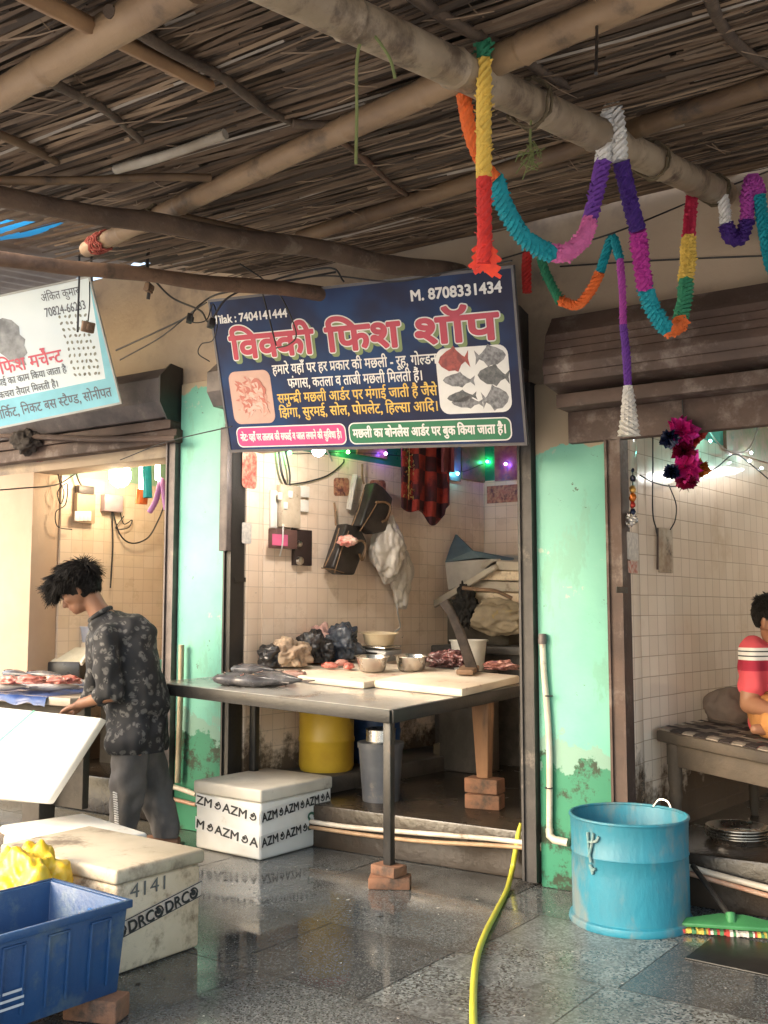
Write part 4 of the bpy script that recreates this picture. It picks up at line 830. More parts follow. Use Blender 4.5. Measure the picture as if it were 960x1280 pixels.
xst(302,566,321,609,-4.081,'tall rounded sticker with red figures on the left door jamb',mat('printed_red_figures',(.30,.05,.04),.5,(.5,.28,.2),30,(.62,.52,.4),9,.4,bump=0),'deity_sticker','sticker',.03)
xst(302,654,314,679,-4.081,'small white payment card on the left door jamb',mat('white_card',(.66,.62,.56),.4,(.45,.42,.4),40,bump=0),'payment_card','card',.012)
xst(293,722,307,727,-4.081,'dark latch slot on the left door jamb',M_black,'latch_plate','latch',.002)
# picture band above the tiles
random.seed(31)
PICS=[mat('poster_%s'%n,c,.35,c2,14,c3,10,.4,bump=0) for n,c,c2,c3 in(('brown',(.22,.12,.07),(.35,.2,.1),(.06,.05,.05)),('maroon',(.20,.04,.05),(.35,.16,.08),(.05,.07,.09)),('olive',(.17,.15,.06),(.32,.16,.12),(.08,.13,.08)))]
for i,(x0,y0,x1,y1,lb) in enumerate(((445,535,482,571,'framed deity poster nearest the bulb on the green band'),(545,540,574,600,'tall bluish deity poster on the green band behind the hanging shirt'),(576,540,606,601,'brown framed deity poster in the corner of the middle shop'))):
    p=wbox(x0,y0,x1,y1,.015,lb,PICS[i%3] if i!=1 else mat('poster_blue',(.12,.2,.26),.35,(.2,.1,.06),12,bump=0),'wall_poster','poster',extra='print',bevel=0)
o=MB().box((0,0,0),(.30,.02,.36)).build('wall_poster',PICS[1]); o.location=on_y(640,572,YB-.012); tag(o,'maroon deity poster on the back wall beside the right shutter rail','poster')
# bulb and cables
def bulb(c,r,col,s,label,name='light_bulb'):
    b_=thing(name,label,'light bulb',c); MB().blob(c,(r,r,r*1.15),amp=0,sub=3).build('glass',emis('glow_%d'%(s*10),col,s),b_)
    MB().lathe([(0,0),(r*.5,0),(r*.55,r*1.2),(0,r*1.25)],V(c)+V((0,0,r*.95)),14).build('socket',M_white,b_); return b_
bulb(wall(398,561,W1,.55),.04,(1,.93,.84),80,'small white bulb glowing just under the pink panel of the navy sign')
cable('cable','white cable from the small white bulb to the wall',[wall(398,545,W1,.55),wall(396,530,W1,.5),wall(400,545,W1,.25),wall(415,576,W1,.02)],.006,M_wirew)
cable('cable','bunch of black cables rising from the switch board',[wall(358,607,W1,.04),wall(352,590,W1,.05),wall(348,560,W1,.05),wall(346,545,W1,.04)],.008)
cable('cable','second black cable rising from the switch board',[wall(362,607,W1,.04),wall(362,590,W1,.05),wall(356,560,W1,.06),wall(353,545,W1,.04)],.006)
cable('cable','long black cable sagging from the switch board to the bulb',[wall(360,606,W1,.03),wall(385,602,W1,.03),wall(410,594,W1,.03),wall(428,580,W1,.03),wall(430,574,W1,.03)],.005)
cable('cable','dark cable hooking round the small sockets',[wall(367,608,W1,.03),wall(370,635,W1,.04),wall(373,650,W1,.03),wall(364,662,W1,.05)],.004)
cable('cable','white cable hanging down from the meter box',[wall(354,655,W1,.07),wall(353,680,W1,.085),wall(350,695,W1,.04)],.005,M_wirew)
# hanging bags
M_leather=mat('black_leather',(.018,.015,.015),.4,(.035,.028,.025),12,bump=.15); M_tan=mat('tan_strap',(.22,.13,.07),.6)
def handbag(pts,w0,label,piping,off=.09):
    c=sum((wall(x,y,W1,off) for x,y in pts),V())/len(pts); b_=thing('hand_bag',label,'bag',c)
    ps=[wall(x,y,W1,off-.05) for x,y in pts]; n=len(ps); q=[p+WN*.10 for p in ps]
    MB().add(ps+q,[tuple(range(n-1,-1,-1)),tuple(range(n,2*n))]+[(i,(i+1)%n,n+(i+1)%n,n+i) for i in range(n)]).build('bag_body',M_leather,b_,bevel=.015,seg=3)
    for k,pl in enumerate(piping): MB().tube([wall(x,y,W1,off+.055) for x,y in pl],.004,6).build('piping',M_tan,b_)
    return b_
hb1=handbag([(420,655),(437,660),(446,678),(430,719),(414,718),(402,710)],.1,'lower black hand bag with tan piping hanging on the middle shop wall',[[(424,660),(417,685),(406,708)],[(436,664),(426,690),(418,716)],[(402,710),(416,712),(430,716)]])
hb2=handbag([(456,604),(466,610),(478,624),(470,665),(455,668),(437,658)],.1,'upper black hand bag with tan piping hanging near the red shirt',[[(455,612),(449,635),(440,657)],[(473,626),(462,645),(450,664)]],.13)
for hb,pts,lab in((hb1,[(420,657),(419,640),(418,628)],'h'),(hb2,[(455,605),(453,595),(453,580)],'h')): MB().tube(catmull([wall(x,y,W1,.06) for x,y in pts],6),.007,6).build('hanging_strap',M_tan,hb)
MB().tube(catmull([wall(x,y,W1,.16) for x,y in((440,680),(452,676),(457,684),(453,700),(449,692))],6),.009,6).build('handle',M_tan,hb1)
MB().tube(catmull([wall(x,y,W1,.19) for x,y in((470,628),(482,628),(488,634),(484,648),(478,652))],6),.009,6).build('handle',M_tan,hb2)
lump(wall(434,672,W1,.20)-V((0,0,.05)),(.07,.05,.035),'red and white cloth knotted on the lower hand bag',mat('red_white_cloth',(.55,.10,.08),.8,(.65,.5,.42),20),'knotted_cloth','cloth',31,.3,2)
M_film=mat('cloudy_plastic_film',(.60,.56,.50),.3,(.48,.43,.38),9,bump=.35,bs=22)
for pts,rad,lb,off,sd_ in((((486,685),),(.14,.10,.22),'upper white carrier bag hanging under the shirt on the wall',.14,41),(((501,715),),(.10,.07,.22),'lower white carrier bag hanging behind the upper one',.09,43)):
    c=wall(*pts[0],W1,off); o=MB().blob((0,0,0),rad,sd_,-.34,1.6,5,M=Matrix((WD,WN,V((0,0,1)))).transposed()).build('carrier_bag',M_film,sharp=180)
    for v in o.data.vertices:
        k=(v.co.z/rad[2]); f=1-.55*max(0,k)**1.3; v.co.x*=f; v.co.y*=f
    o.location=c; tag(o,lb,'carrier bag')
cable('cord','pale cord hanging below the carrier bags',[wall(497,750,W1,.1),wall(497,765,W1,.1),wall(500,783,W1,.05),wall(494,790,W1,.05)],.006,M_wirew,'cord')
cable('hanging_strap','pale strap hanging left of the upper hand bag',[wall(444,594,W1,.06),wall(440,615,W1,.06),wall(436,637,W1,.05)],.02,M_film,'strap')
# red checked shirt
m,t,b=newmat('red_black_check_cloth'); o_=nd(t,'ShaderNodeTexCoord').outputs['Object']; ck=nd(t,'ShaderNodeTexChecker',{'Vector':o_,'Scale':9,'Color1':(.30,.03,.02,1),'Color2':(.045,.012,.018,1)})
t.links.new(mixc(t,ramp(t,ntex(t,o_,7,4),.45,.65),ck.outputs[0],(.10,.012,.016)),b.inputs['Base Color']); b.inputs['Roughness'].default_value=.85
pts2=[(503,548),(562,545),(562,600),(560,642),(548,650),(538,658),(528,648),(512,636),(503,632),(505,590)]
def cloth_hang(px0,px1,py0,hem,off,folds,m,label,name,cat,nx=40,nz=30):
    vs=[];fs=[]
    for j in range(nz+1):
        for i in range(nx+1):
            f=i/nx; x=lerp(px0,px1,f); yb=hem(f); y=lerp(py0,yb,j/nz); d=off+.03*math.sin(f*folds*6.28+j*.05)*(.3+.7*j/nz)+.012*noise.noise(V((f*5,j*.15,2)))
            vs.append(wall(x,y,W1,d))
    vs+= [v-WN*.012 for v in vs]; N_=(nx+1)*(nz+1)
    for j in range(nz):
        for i in range(nx):
            q=(j*(nx+1)+i,j*(nx+1)+i+1,(j+1)*(nx+1)+i+1,(j+1)*(nx+1)+i); fs+=[q,tuple(k+N_ for k in reversed(q))]
    for a in range(nz): 
        for i in(0,nx): p=a*(nx+1)+i; q=p+nx+1; fs.append((p,q,q+N_,p+N_))
    for i in range(nx): 
        p=nz*(nx+1)+i; fs.append((p,p+1,p+1+N_,p+N_))
    return tag(MB().add(vs,fs).build(name,m,sharp=180),label,cat)
hemf=lambda f: 634+26*math.exp(-((f-.62)/.2)**2)+6*math.sin(f*9)-(6 if f>.9 else 0)
cloth_hang(503,562,540,hemf,.15,3.2,m,'dark red checked shirt hanging under the navy sign','hanging_shirt','shirt')
cloth_hang(553,568,540,lambda f:590,.20,1.2,mat('dull_pink_cloth',(.25,.06,.07),.85),'dull pink sleeve cloth hanging right of the checked shirt','hanging_cloth','cloth',12,14)
tl=thing('tinsel_hanging','small gold and red tinsel toran hanging in front of the checked shirt','toran',wall(513,560,W1,.24)); random.seed(3)
mb=MB()
for k in range(70):
    p=wall(511+random.uniform(-6,7),random.uniform(548,624),W1,.235); a=random.random()*6.28; u=WD*math.cos(a)+V((0,0,math.sin(a))); v=WD*-math.sin(a)+V((0,0,math.cos(a))); s_=random.uniform(.008,.018); mb.add([p-u*s_*.5,p+v*s_,p+u*s_*.5,p-v*s_],[(0,1,2,3)],k%2)
mb.tube([wall(512,540,W1,.235),wall(511,625,W1,.235)],.002,4)
mb.build('tinsel',[mat('gold_tinsel',(.6,.42,.16),.3,metal=.7,bump=0),mat('red_tinsel',(.5,.05,.04),.3,metal=.4,bump=0)],tl)
# coloured fairy bulbs
def fairy(px,py,col,label,w=W1,off=.05,r=.011,s=25):
    return tag(MB().blob(wall(px,py,w,off),(r,r,r),amp=0,sub=2).build('fairy_light',emis('glow_c%d%d%d'%tuple(int(c*9) for c in col),col,s)),label,'fairy light')
fairy(482,567,(.25,.1,1),'violet fairy light just below the green panel of the sign'); fairy(435,565,(.3,.9,.2),'yellow green fairy light near the white bulb'); fairy(362,566,(.1,.9,.3),'green fairy light above the switch board')
fairy(566,580,(.2,.1,1),'violet fairy light right of the hanging shirt'); fairy(572,592,(.2,.8,.9),'cyan fairy light beside the corner poster'); fairy(609,577,(.05,.8,.3),'green fairy light in the corner of the middle shop'); 
tag(MB().blob(on_y(632,580,YB-.06),(.012,)*3,amp=0,sub=2).build('fairy_light',emis('glow_v2',(.2,.1,1),25)),'violet fairy light on the maroon back wall poster','fairy light')
cable('fairy_wire','dark wire of the fairy lights along the green band',[wall(x,y,W1,.04) for x,y in((345,548),(362,566),(400,566),(435,566),(482,568),(530,575),(572,590),(604,580))],.003)
# --- under the table
def barrel(c,r,h,label,m,name='plastic_drum',cat='drum',lid=None):
    d=thing(name,label,cat,c); prof=[(0,0),(r*.94,0),(r,.03),(r,h*.30),(r*1.03,h*.32),(r*1.03,h*.35),(r,h*.37),(r,h*.62),(r*1.03,h*.64),(r*1.03,h*.67),(r,h*.69),(r,h*.9),(r*.88,h*.97),(r*.86,h),(0,h)]
    MB().lathe(prof,c,36).build('drum_body',m,d,sharp=35)
    if lid: MB().lathe([(r*.86,h-.02),(r*.92,h-.02),(r*.92,h+.03),(0,h+.035)],c,36).build('lid',lid,d,sharp=35)
    return d
def ledge(px,py):
    p=wall(px,py,W1,.2); p.z=.332; return p
o=MB().box((.21,.85,0),(.42,1.5,.10)).build('stone_ledge',M_conc,bevel=.01); o.location=W1+WD*.05+V((0,0,ZP+.048)); o.rotation_euler=(0,0,-WA); tag(o,'low dark stone ledge along the wall under the yellow drum','ledge')
M_ydrum=mat('yellow_drum_plastic',(.62,.40,.035),.4,(.5,.30,.03),4,(.25,.15,.04),5,.3,.05); M_bdrum=mat('dark_blue_plastic',(.018,.07,.22),.4,(.014,.05,.16),4,bump=.05)
barrel(ledge(408,962),.172,.56,'yellow plastic drum standing under the fish table',M_ydrum,lid=mat('red_lid',(.4,.04,.03),.45))
barrel(ledge(468,950),.17,.60,'dark blue plastic drum behind the grey bucket under the fish table',M_bdrum)
gb=thing('lidded_bucket','grey plastic bucket with a smaller pot on top under the fish table','bucket',on_z(476,1000,ZP)); c=on_z(476,1000,ZP); M_gb=mat('grey_bucket_plastic',(.13,.135,.15),.4,(.08,.085,.1),5,(.2,.18,.16),6,.3,.05)
MB().lathe([(0,0),(.105,0),(.128,.30),(.135,.30),(.135,.33),(.10,.335),(0,.335)],c,32).build('bucket_body',M_gb,gb,sharp=40); MB().lathe([(.085,.335),(.085,.40),(.09,.405),(.07,.41),(0,.39)],c,28).build('pot',M_steel,gb,sharp=40)
for cc,rt,lb,mm in((on_z(606,1010,ZP),10,'lower brick of the pair under the wooden post',M_brick),(on_z(606,1010,ZP)+V((0,0,.085)),2,'upper brick of the pair under the wooden post',M_brick),(on_z(562,961,ZP),-5,'lower pale brick of the pair deep under the fish table',mat('pale_brick',(.22,.17,.11),.85,(.13,.1,.07),6,bump=.4)),(on_z(562,961,ZP)+V((0,0,.09)),4,'upper pale brick of the pair deep under the fish table',MATS.get('pale_brick') or M_brick)):
    brick(cc,rt,lb,mm if lb[:5]!='upper' or 'pale' not in lb else MATS['pale_brick'],(.20,.11,.08))
pc=on_z(606,1010,ZP); zt=ztab(pc.x,pc.y)-.03
MB_=MB(); MB_.hexa([V((pc.x-.035,pc.y-.03,ZP+.166)),V((pc.x+.035,pc.y-.03,ZP+.166)),V((pc.x+.035,pc.y+.03,ZP+.166)),V((pc.x-.035,pc.y+.03,ZP+.166)),V((pc.x-.06,pc.y-.045,zt)),V((pc.x+.05,pc.y-.045,zt)),V((pc.x+.05,pc.y+.035,zt)),V((pc.x-.06,pc.y+.035,zt))])
tag(MB_.build('wooden_post',mat('orange_brown_wood',(.30,.16,.08),.7,(.2,.1,.05),6,(.08,.05,.03),5,.3,.3,40,st=(1,1,.2)),bevel=.006),'thick wooden post on two bricks propping the fish table','post')
# --- pipes
def pipe(label,pts,r=.014,m=M_pvc,n=8,name='water_pipe'): return tag(MB().tube(catmull(pts,n),r,12).build(name,m),label,'pipe')
vp=thing('water_pipe','white vertical water pipe with a bent foot on the right green pillar','pipe',on_y(690,1040,4.60))
pts=[on_y(678,797,4.605),on_y(680,840,4.605),on_y(685,900,4.605),on_y(687,960,4.605),on_y(687,1036,4.605)]
MB().tube(catmull(pts,6),.015,12).build('upright',M_pvc,vp); a=on_y(687,1036,4.605)
MB().tube([a+V((0,0,.0)),a+V((.005,-.01,-.03)),a+V((.03,-.015,-.045)),a+V((.10,-.015,-.05))],.019,12).build('elbow',M_pvc,vp)
MB().lathe([(0,0),(.02,0),(.022,.02),(.018,.05),(0,.05)],on_y(678,805,4.605),14).build('tap_end',M_grey,vp)
for y in(870,985): MB().tube([on_y(686,y,4.585)+V((.018*math.cos(k),.018*math.sin(k),0)) for k in[i*.7 for i in range(10)]],.003,5).build('tie_wire',M_wire,vp)
pipe('upper white pipe running along the step of the middle shop',[on_y(240,990,4.66),on_y(330,1015,4.66),on_y(415,1031,4.66),on_y(520,1041,4.655),on_y(620,1049,4.65),on_y(712,1061,4.64)],.013)
pipe('lower stained pipe running along the step of the middle shop',[on_y(240,1000,4.655),on_y(330,1023,4.655),on_y(415,1038,4.655),on_y(520,1051,4.65),on_y(620,1057,4.645),on_y(712,1064,4.64)],.011,mat('stained_pvc',(.42,.28,.16),.5,(.3,.18,.1),8))
pipe('upper pale pipe on the step right of the blue tub',[on_y(858,1083,4.64),on_y(905,1096,4.64),on_y(1000,1121,4.64)],.014)
pipe('lower reddish pipe on the step right of the blue tub',[on_y(862,1092,4.635),on_y(905,1104,4.635),on_y(1000,1131,4.635)],.011,mat('reddish_pvc',(.40,.19,.12),.5,(.5,.36,.26),8))
pipe('vertical yellowed pipe on the left green pillar',[on_y(227,806,4.585),on_y(226,860,4.585),on_y(224,920,4.585),on_y(222,978,4.585)],.017,mat('yellowed_pvc',(.45,.38,.25),.45,(.3,.24,.15),6))
pipe('pale pipe lying along the step below the left green pillar',[on_y(203,981,4.60),on_y(222,985,4.60),on_y(245,993,4.60)],.015)
pipe('reddish pipe lying under the pale pipe by the left shop',[on_y(180,990,4.60),on_y(205,996,4.60),on_y(245,1006,4.60)],.012,MATS['reddish_pvc'])
# ================================================================== RIGHT SHOP
RX=Matrix((WD,-WN,V((0,0,1)))).transposed()
def cotp(f,g,h=0):                                # f along the front edge, g into the shop
    a=V((-1.615,4.95,.75)); e=V((.55,-.15,-.05))*1.0; e2=V((.26,.94,.02)); return a+e*f+e2*g+V((0,0,h))
m,t,b=newmat('cot_webbing'); uvn=nd(t,'ShaderNodeTexCoord').outputs['Object']
sp=nd(t,'ShaderNodeSeparateXYZ',{0:uvn}); ck=nd(t,'ShaderNodeTexChecker',{'Vector':uvn,'Scale':26,'Color1':(.19,.15,.12,1),'Color2':(.035,.025,.022,1)}); t.links.new(ck.outputs[0],b.inputs['Base Color']); b.inputs['Roughness'].default_value=.85
M_web1=mat('pale_webbing',(.24,.20,.165),.85,(.17,.14,.11),20); M_web2=mat('dark_webbing',(.035,.024,.022),.85)
ct=thing('woven_cot','old wooden cot with brown and grey striped webbing in the right shop','cot',cotp(0,0,-.5))
mb=MB(); N_=17
for i in range(N_):                                # strips running into the shop, folded over the front rail
    f0=i/N_*1.9+.004; f1=(i+1)/N_*1.9-.004
    prof=[(g,h) for g,h in((.85,.0),(.5,-.012),(.2,-.008),(.02,.0),(-.008,-.006),(-.010,-.045))]
    vs=[]
    for g,h in prof: vs+=[cotp(f0,g,h+.004),cotp(f1,g,h+.004)]
    mb.add(vs,[(2*k,2*k+1,2*k+3,2*k+2) for k in range(5)],i%2)
for j in range(11):
    g=.05+j*.075; mb.add([cotp(0,g,.0055),cotp(1.9,g,.0055),cotp(1.9,g+.035,.0055),cotp(0,g+.035,.0055)],[(0,1,2,3)],(j+1)%2)
mb.build('webbing',[M_web1,M_web2],ct,smooth=False)
def beam(mb,a,b,wd,ht,mi=0):
    a=V(a);b=V(b);d=(b-a).normalized();s=d.cross(V((0,0,1))).normalized()*wd/2; u=V((0,0,ht/2))
    mb.hexa([a-s-u,b-s-u,b+s-u,a+s-u,a-s+u,b-s+u,b+s+u,a+s+u],mi); return mb
M_cotw=mat('grey_worn_wood',(.095,.072,.052),.75,(.055,.042,.03),5,(.045,.035,.028),4,.4,.35,40)
beam(MB(),cotp(-.01,-.0,-.035),cotp(1.9,-.0,-.035),.05,.055).build('front_rail',M_cotw,ct,bevel=.012)
beam(MB(),cotp(.04,.035,-.12),cotp(1.9,.035,-.12),.03,.11).build('front_board',M_cotw,ct,bevel=.006)
beam(MB(),cotp(0,.88,-.035),cotp(1.9,.88,-.035),.05,.05).build('back_rail',M_cotw,ct,bevel=.01)
beam(MB(),cotp(0.02,0,-.04),cotp(.02,.88,-.04),.045,.05).build('side_rail',M_cotw,ct,bevel=.01)
for f,g in((.10,.04),(1.85,.04),(.06,.84),(1.85,.84)):
    p=cotp(f,g,-.05); h=p.z-ZP; MB().lathe([(.02,0),(.024,.03),(.026,h*.35),(.034,h*.42),(.028,h*.5),(.034,h*.58),(.034,h)],(p.x,p.y,ZP),14).build('leg',M_cotw,ct)
lump((lambda p: V((p.x,p.y,cotp(.45,.4).z)))(on_z(913,893,cotp(.45,.4).z+.05)),(.13,.10,.105),'grey brown round pillow on the cot behind the seated man',mat('taupe_pillow',(.20,.15,.12),.9,(.15,.11,.09),7,bump=.3,bs=25),'pillow','pillow',51,-.18,1.3,-.09)
c=on_z(922,1052,ZP)
for k,lb in enumerate(('lowest steel pan of the stack on the floor under the cot','second steel pan from the bottom of the stack under the cot','third steel pan from the bottom of the stack under the cot','topmost steel pan of the stack under the cot')):
    o=MB().lathe([(0,.0),(.115,.0),(.14,.03),(.147,.03),(.147,.034),(.136,.032),(.112,.006),(0,.006)],(0,0,0),36,close=False).build('steel_pan',M_steel,sharp=50)
    o.location=c+V((.004*math.sin(k*3),.004*math.cos(k*2),k*.013)); tag(o,lb,'pan')
# red & violet foil pom-pom garland
fg=thing('foil_flower_garland','shiny pink and maroon foil flower garland hanging in the right shop','garland',wall(853,590,W2,.35)); random.seed(14)
def flower(c,r,m,n=70):
    mb=MB()
    for k in range(n):
        d=V((random.gauss(0,1),random.gauss(0,1),random.gauss(0,1))).normalized(); e=d.orthogonal().normalized(); e=Matrix.Rotation(random.random()*6.28,3,d)@e; l=r*random.uniform(.75,1.05); q=d.cross(e)
        mb.add([c,c+d*l*.6+e*l*.34+q*.004,c+d*l,c+d*l*.6-e*l*.34+q*.004],[(0,1,2),(0,2,3)])
    mb.build('foil_flower',m,fg,smooth=False)
F_m=mat('magenta_foil',(.62,.02,.26),.25,(.8,.07,.42),9,metal=.55,bump=0); F_k=mat('maroon_foil',(.28,.01,.06),.22,metal=.5,bump=0); F_b=mat('navy_foil',(.012,.02,.06),.25,metal=.4,bump=0); F_o=mat('orange_foil',(.55,.15,.02),.25,metal=.4,bump=0); F_rr=mat('red_foil',(.45,.04,.03),.25,metal=.4,bump=0)
for px,py,r,m in((851,540,.072,F_m),(867,546,.055,F_rr),(836,548,.042,F_b),(854,563,.055,F_k),(857,583,.074,F_m),(873,585,.05,F_o),(840,590,.038,F_b),(858,602,.045,F_k)): flower(wall(px,py,W2,.35+(0 if m in(F_m,F_k) else -.03)),r*1.25,m)
MB().tube([wall(853,500,W2,.35),wall(855,560,W2,.35),wall(858,605,W2,.35)],.004,5).build('cord',M_wire,fg)
wbox(905,512,962,572,.02,'large dim poster high on the right shop wall',PICS[2],'wall_poster','poster',w=W2,extra='print',bevel=0)
cable('fairy_wire','white fairy light wire looping below the dim poster',[wall(x,y,W2,.06) for x,y in((880,512),(888,540),(904,560),(922,566),(937,560),(948,535),(962,505))],.005,M_wirew)
for i,(x,y,col,lb) in enumerate(((914,524,(.5,1,.9),'pale green fairy light on the dim poster'),(888,551,(.2,1,.8),'green fairy light left of the dim poster'),(939,566,(.95,.95,1),'white fairy light at the lowest point of the looping wire'),(937,576,(.9,.95,1),'white fairy light below the looping wire'),(952,585,(.9,.95,1),'white fairy light nearest the right edge'),(877,532,(.9,.95,1),'small white fairy light beside the foil flowers'),(800,520,(.9,.95,1),'small white fairy light at the jamb of the right shop'))): fairy(x,y,col,lb,W2,.06,.008,14)
cable('cable','dark wire drooping across the right shop wall past the foil flowers',[wall(x,y,W2,.05) for x,y in((800,594),(820,604),(845,608),(868,600),(895,585),(918,568),(938,580),(962,600))],.004)
cable('cable','dark vertical wire on the right shop wall left of the foil flowers',[wall(x,y,W2,.02) for x,y in((816,515),(816,580),(816,640),(820,660),(822,672))],.004)
cable('cable','dark wire looping down to the wall box in the right shop',[wall(x,y,W2,.02) for x,y in((836,606),(845,630),(844,650),(838,662))],.0035)
wbox(822,660,839,716,.012,'cut out electrical box recess with bare fittings in the right shop wall',mat('recess_cream',(.5,.41,.3),.6,(.3,.2,.13),14,(.08,.05,.03),12,.4),'wall_fitting','wall fitting',w=W2,extra='plate')
cable('conduit_edge','dark rusty strip on the left of the electrical recess',[wall(822,660,W2,.02),wall(822,712,W2,.02)],.006,M_brown,'strip',4)
xst(784,667,797,699,-1.652,'white payment card on the narrow right jamb',MATS['white_card'],'payment_card','card',.01); xst(785,702,796,716,-1.652,'small red and white sticker below the payment card on the right jamb',mat('red_white_sticker',(.6,.5,.42),.5,(.45,.08,.05),40,bump=0),'small_sticker','sticker',.005)
xst(770,734,784,741,-1.642,'dark latch bolt sticking out of the brown rail',M_black,'latch_bolt','latch',.004)
tr_=thing('toran','small bead hanging with gold and red on the right jamb','toran',on_y(791,600,4.66)); 
for k,(y,r,m) in enumerate(((588,.008,F_b),(598,.014,F_b),(612,.016,mat('gold_beads',(.5,.3,.08),.35,metal=.6,bump=0)),(622,.017,F_o),(631,.013,F_rr),(640,.014,F_b))): MB().blob(on_y(791,y,4.655),(r,r,r*1.3),k,.3,2,2).build('bead',m,tr_)
MB().tube([on_y(791,585,4.655),on_y(791,645,4.655)],.003,5).build('thread',M_wire,tr_)
lump(on_y(788,648,4.66)-V((0,0,.03)),(.03,.02,.03),'crumpled silver foil under the bead hanging',M_steel,'foil_scrap','foil',61,.5,3)
def mirror(px,py,Y):                               # where a lamp must hang for the glossy wall to show it at this spot
    p=wall(px,py,W2); d=(p-CAM).normalized(); d=d-WN*(2*d.dot(WN)); return p+d*((Y-p.y)/d.y)
ta_,tb2_=mirror(806,597,7.19),mirror(918,588,7.19); tcen=(ta_+tb2_)/2
tb_=thing('tube_light','tube light mirrored as a bright streak in the right shop tiles','tube light',tcen)
MB().tube([ta_,tb2_],.016,12).build('tube',emis('tube_glow',(1,.96,.90),16),tb_); MB().tube([ta_+V((0,.045,0)),tb2_+V((0,.045,0))],.022,4).build('fixture',M_white,tb_)
# ================================================================== LANE: tub, squeegee, hose
M_tub=mat('sky_blue_painted_steel',(.018,.20,.285),.5,(.025,.15,.21),4,(.15,.19,.19),4.5,.5,.3,40,st=(1,1,.45))
tb2=thing('blue_tub','big round sky blue metal tub standing on the wet floor','tub',(-1.562,4.345,0)); c=V((-1.562,4.345,0)); r=.249; h=.44
MB().lathe([(0,.004),(r*1.0,.004),(r*1.03,.0),(r*1.05,.012),(r*1.03,.03),(r*.985,.035),(r*.99,h*.5),(r*.985,h*.66),(r*1.0,h*.67),(r*.985,h*.68),(r*1.0,h*.985),(r*1.012,h),(r*.985,h),(r*.965,h*.98),(r*.95,.03),(0,.03)],c,56,close=False).build('tub_body',M_tub,tb2,sharp=50)
MB().tube([c+V((math.cos(k)*r*1.0,math.sin(k)*r*1.0,h+.002)) for k in [i*.2244 for i in range(29)]],.007,8).build('rim',M_tub,tb2)
cc=(CAM-c); ca=math.atan2(cc.y,cc.x)
def tubp(a,z,o=.006): return c+V((math.cos(ca+a)*(r+o),math.sin(ca+a)*(r+o),z))
mb=MB(); 
for pts in([(-.72,.40),(-.70,.33),(-.66,.28)],[(-.60,.40),(-.66,.33),(-.72,.30)],[(-.70,.36),(-.55,.37),(-.50,.39)],[(-.68,.27),(-.62,.25),(-.58,.26)],[(-.69,.27),(-.64,.24),(-.62,.235)]): mb.tube(catmull([tubp(a,z) for a,z in pts],6),.006,6)
mb.build('rope_handle',mat('teal_grey_rope',(.07,.20,.22),.8,(.2,.26,.25),20),tb2)
MB().tube(catmull([c+V((.03,r*.97,h+.0)),c+V((.06,r*.95,h+.035)),c+V((.10,r*.93,h+.03)),c+V((.12,r*.90,h-.01))],6),.005,6).build('wire_hook',M_steel,tb2)
o=MB().lathe([(.045,0),(.03,.03),(.008,.12),(0,.12)],(0,0,0),14).build('orange_cone',mat('orange_plastic',(.65,.15,.03),.5)); o.location=on_z(803,1010,ZP)+V((0,0,.0)); o.scale=(1,1,1.3); tag(o,'small orange plastic piece on the step behind the blue tub','plastic piece')
sq=thing('squeegee','green floor squeegee with a frayed striped edge lying on the wet floor','squeegee',on_z(905,1162,0)); M_sqg=mat('green_plastic',(.05,.22,.08),.4,(.035,.16,.06),6)
a=on_z(848,1163,.012); b=on_z(985,1172,.012); d=(b-a).normalized(); s_=d.cross(V((0,0,1))).normalized()
if s_.y<0: s_=-s_
mb=MB(); mb.prism([(0,0),((b-a).length,0),((b-a).length,.03),((b-a).length*.62,.075),((b-a).length*.40,.075),(.03,.035)],a+V((0,0,.015)),d,(s_+V((0,0,.45))).normalized(),V((0,0,.016))); mb.build('squeegee_head',M_sqg,sq,bevel=.004)
mb=MB(); random.seed(5); cols=[mat('strip_'+n,c_,.7) for n,c_ in(('red',(.45,.05,.04)),('yellow',(.6,.45,.08)),('pale',(.6,.55,.5)),('green2',(.06,.2,.08)))]
L_=(b-a).length; k=0; x=0
while x<L_: w_=random.uniform(.006,.016); mb.box(a+d*(x+w_/2)-s_*random.uniform(.001,.008)+V((0,0,.004)),(w_*.95,.03,random.uniform(.012,.02)),Matrix((d,s_,V((0,0,1)))).transposed(),random.randrange(4)); x+=w_
mb.build('wiper_edge',cols,sq)
e=on_y(866,1082,4.60); MB().tube([a+d*L_*.5+s_*.05+V((0,0,.05)),e],.012,10).build('handle',M_black,sq); MB().tube([a+d*L_*.5+s_*.03+V((0,0,.03)),a+d*L_*.5+s_*.055+V((0,0,.065))],.02,10).build('handle_socket',M_sqg,sq)
M_hose=mat('yellow_green_hose',(.52,.50,.05),.35,(.44,.41,.04),5,bump=.03)
hp=[on_y(651,1029,4.655),on_y(648,1042,4.655),on_y(644,1066,4.65),on_y(640,1088,4.63)]+[on_z(x,y,.013) for x,y in((633,1114),(620,1140),(606,1168),(596,1198),(592,1235),(592,1282),(596,1345))]
o=tag(MB().tube(catmull(hp,10),[lerp(.008,.013,min(1,i/12)) for i in range(len(catmull(hp,10)))],12).build('garden_hose',M_hose),'yellow green rubber hose snaking over the wet floor towards the camera','hose')
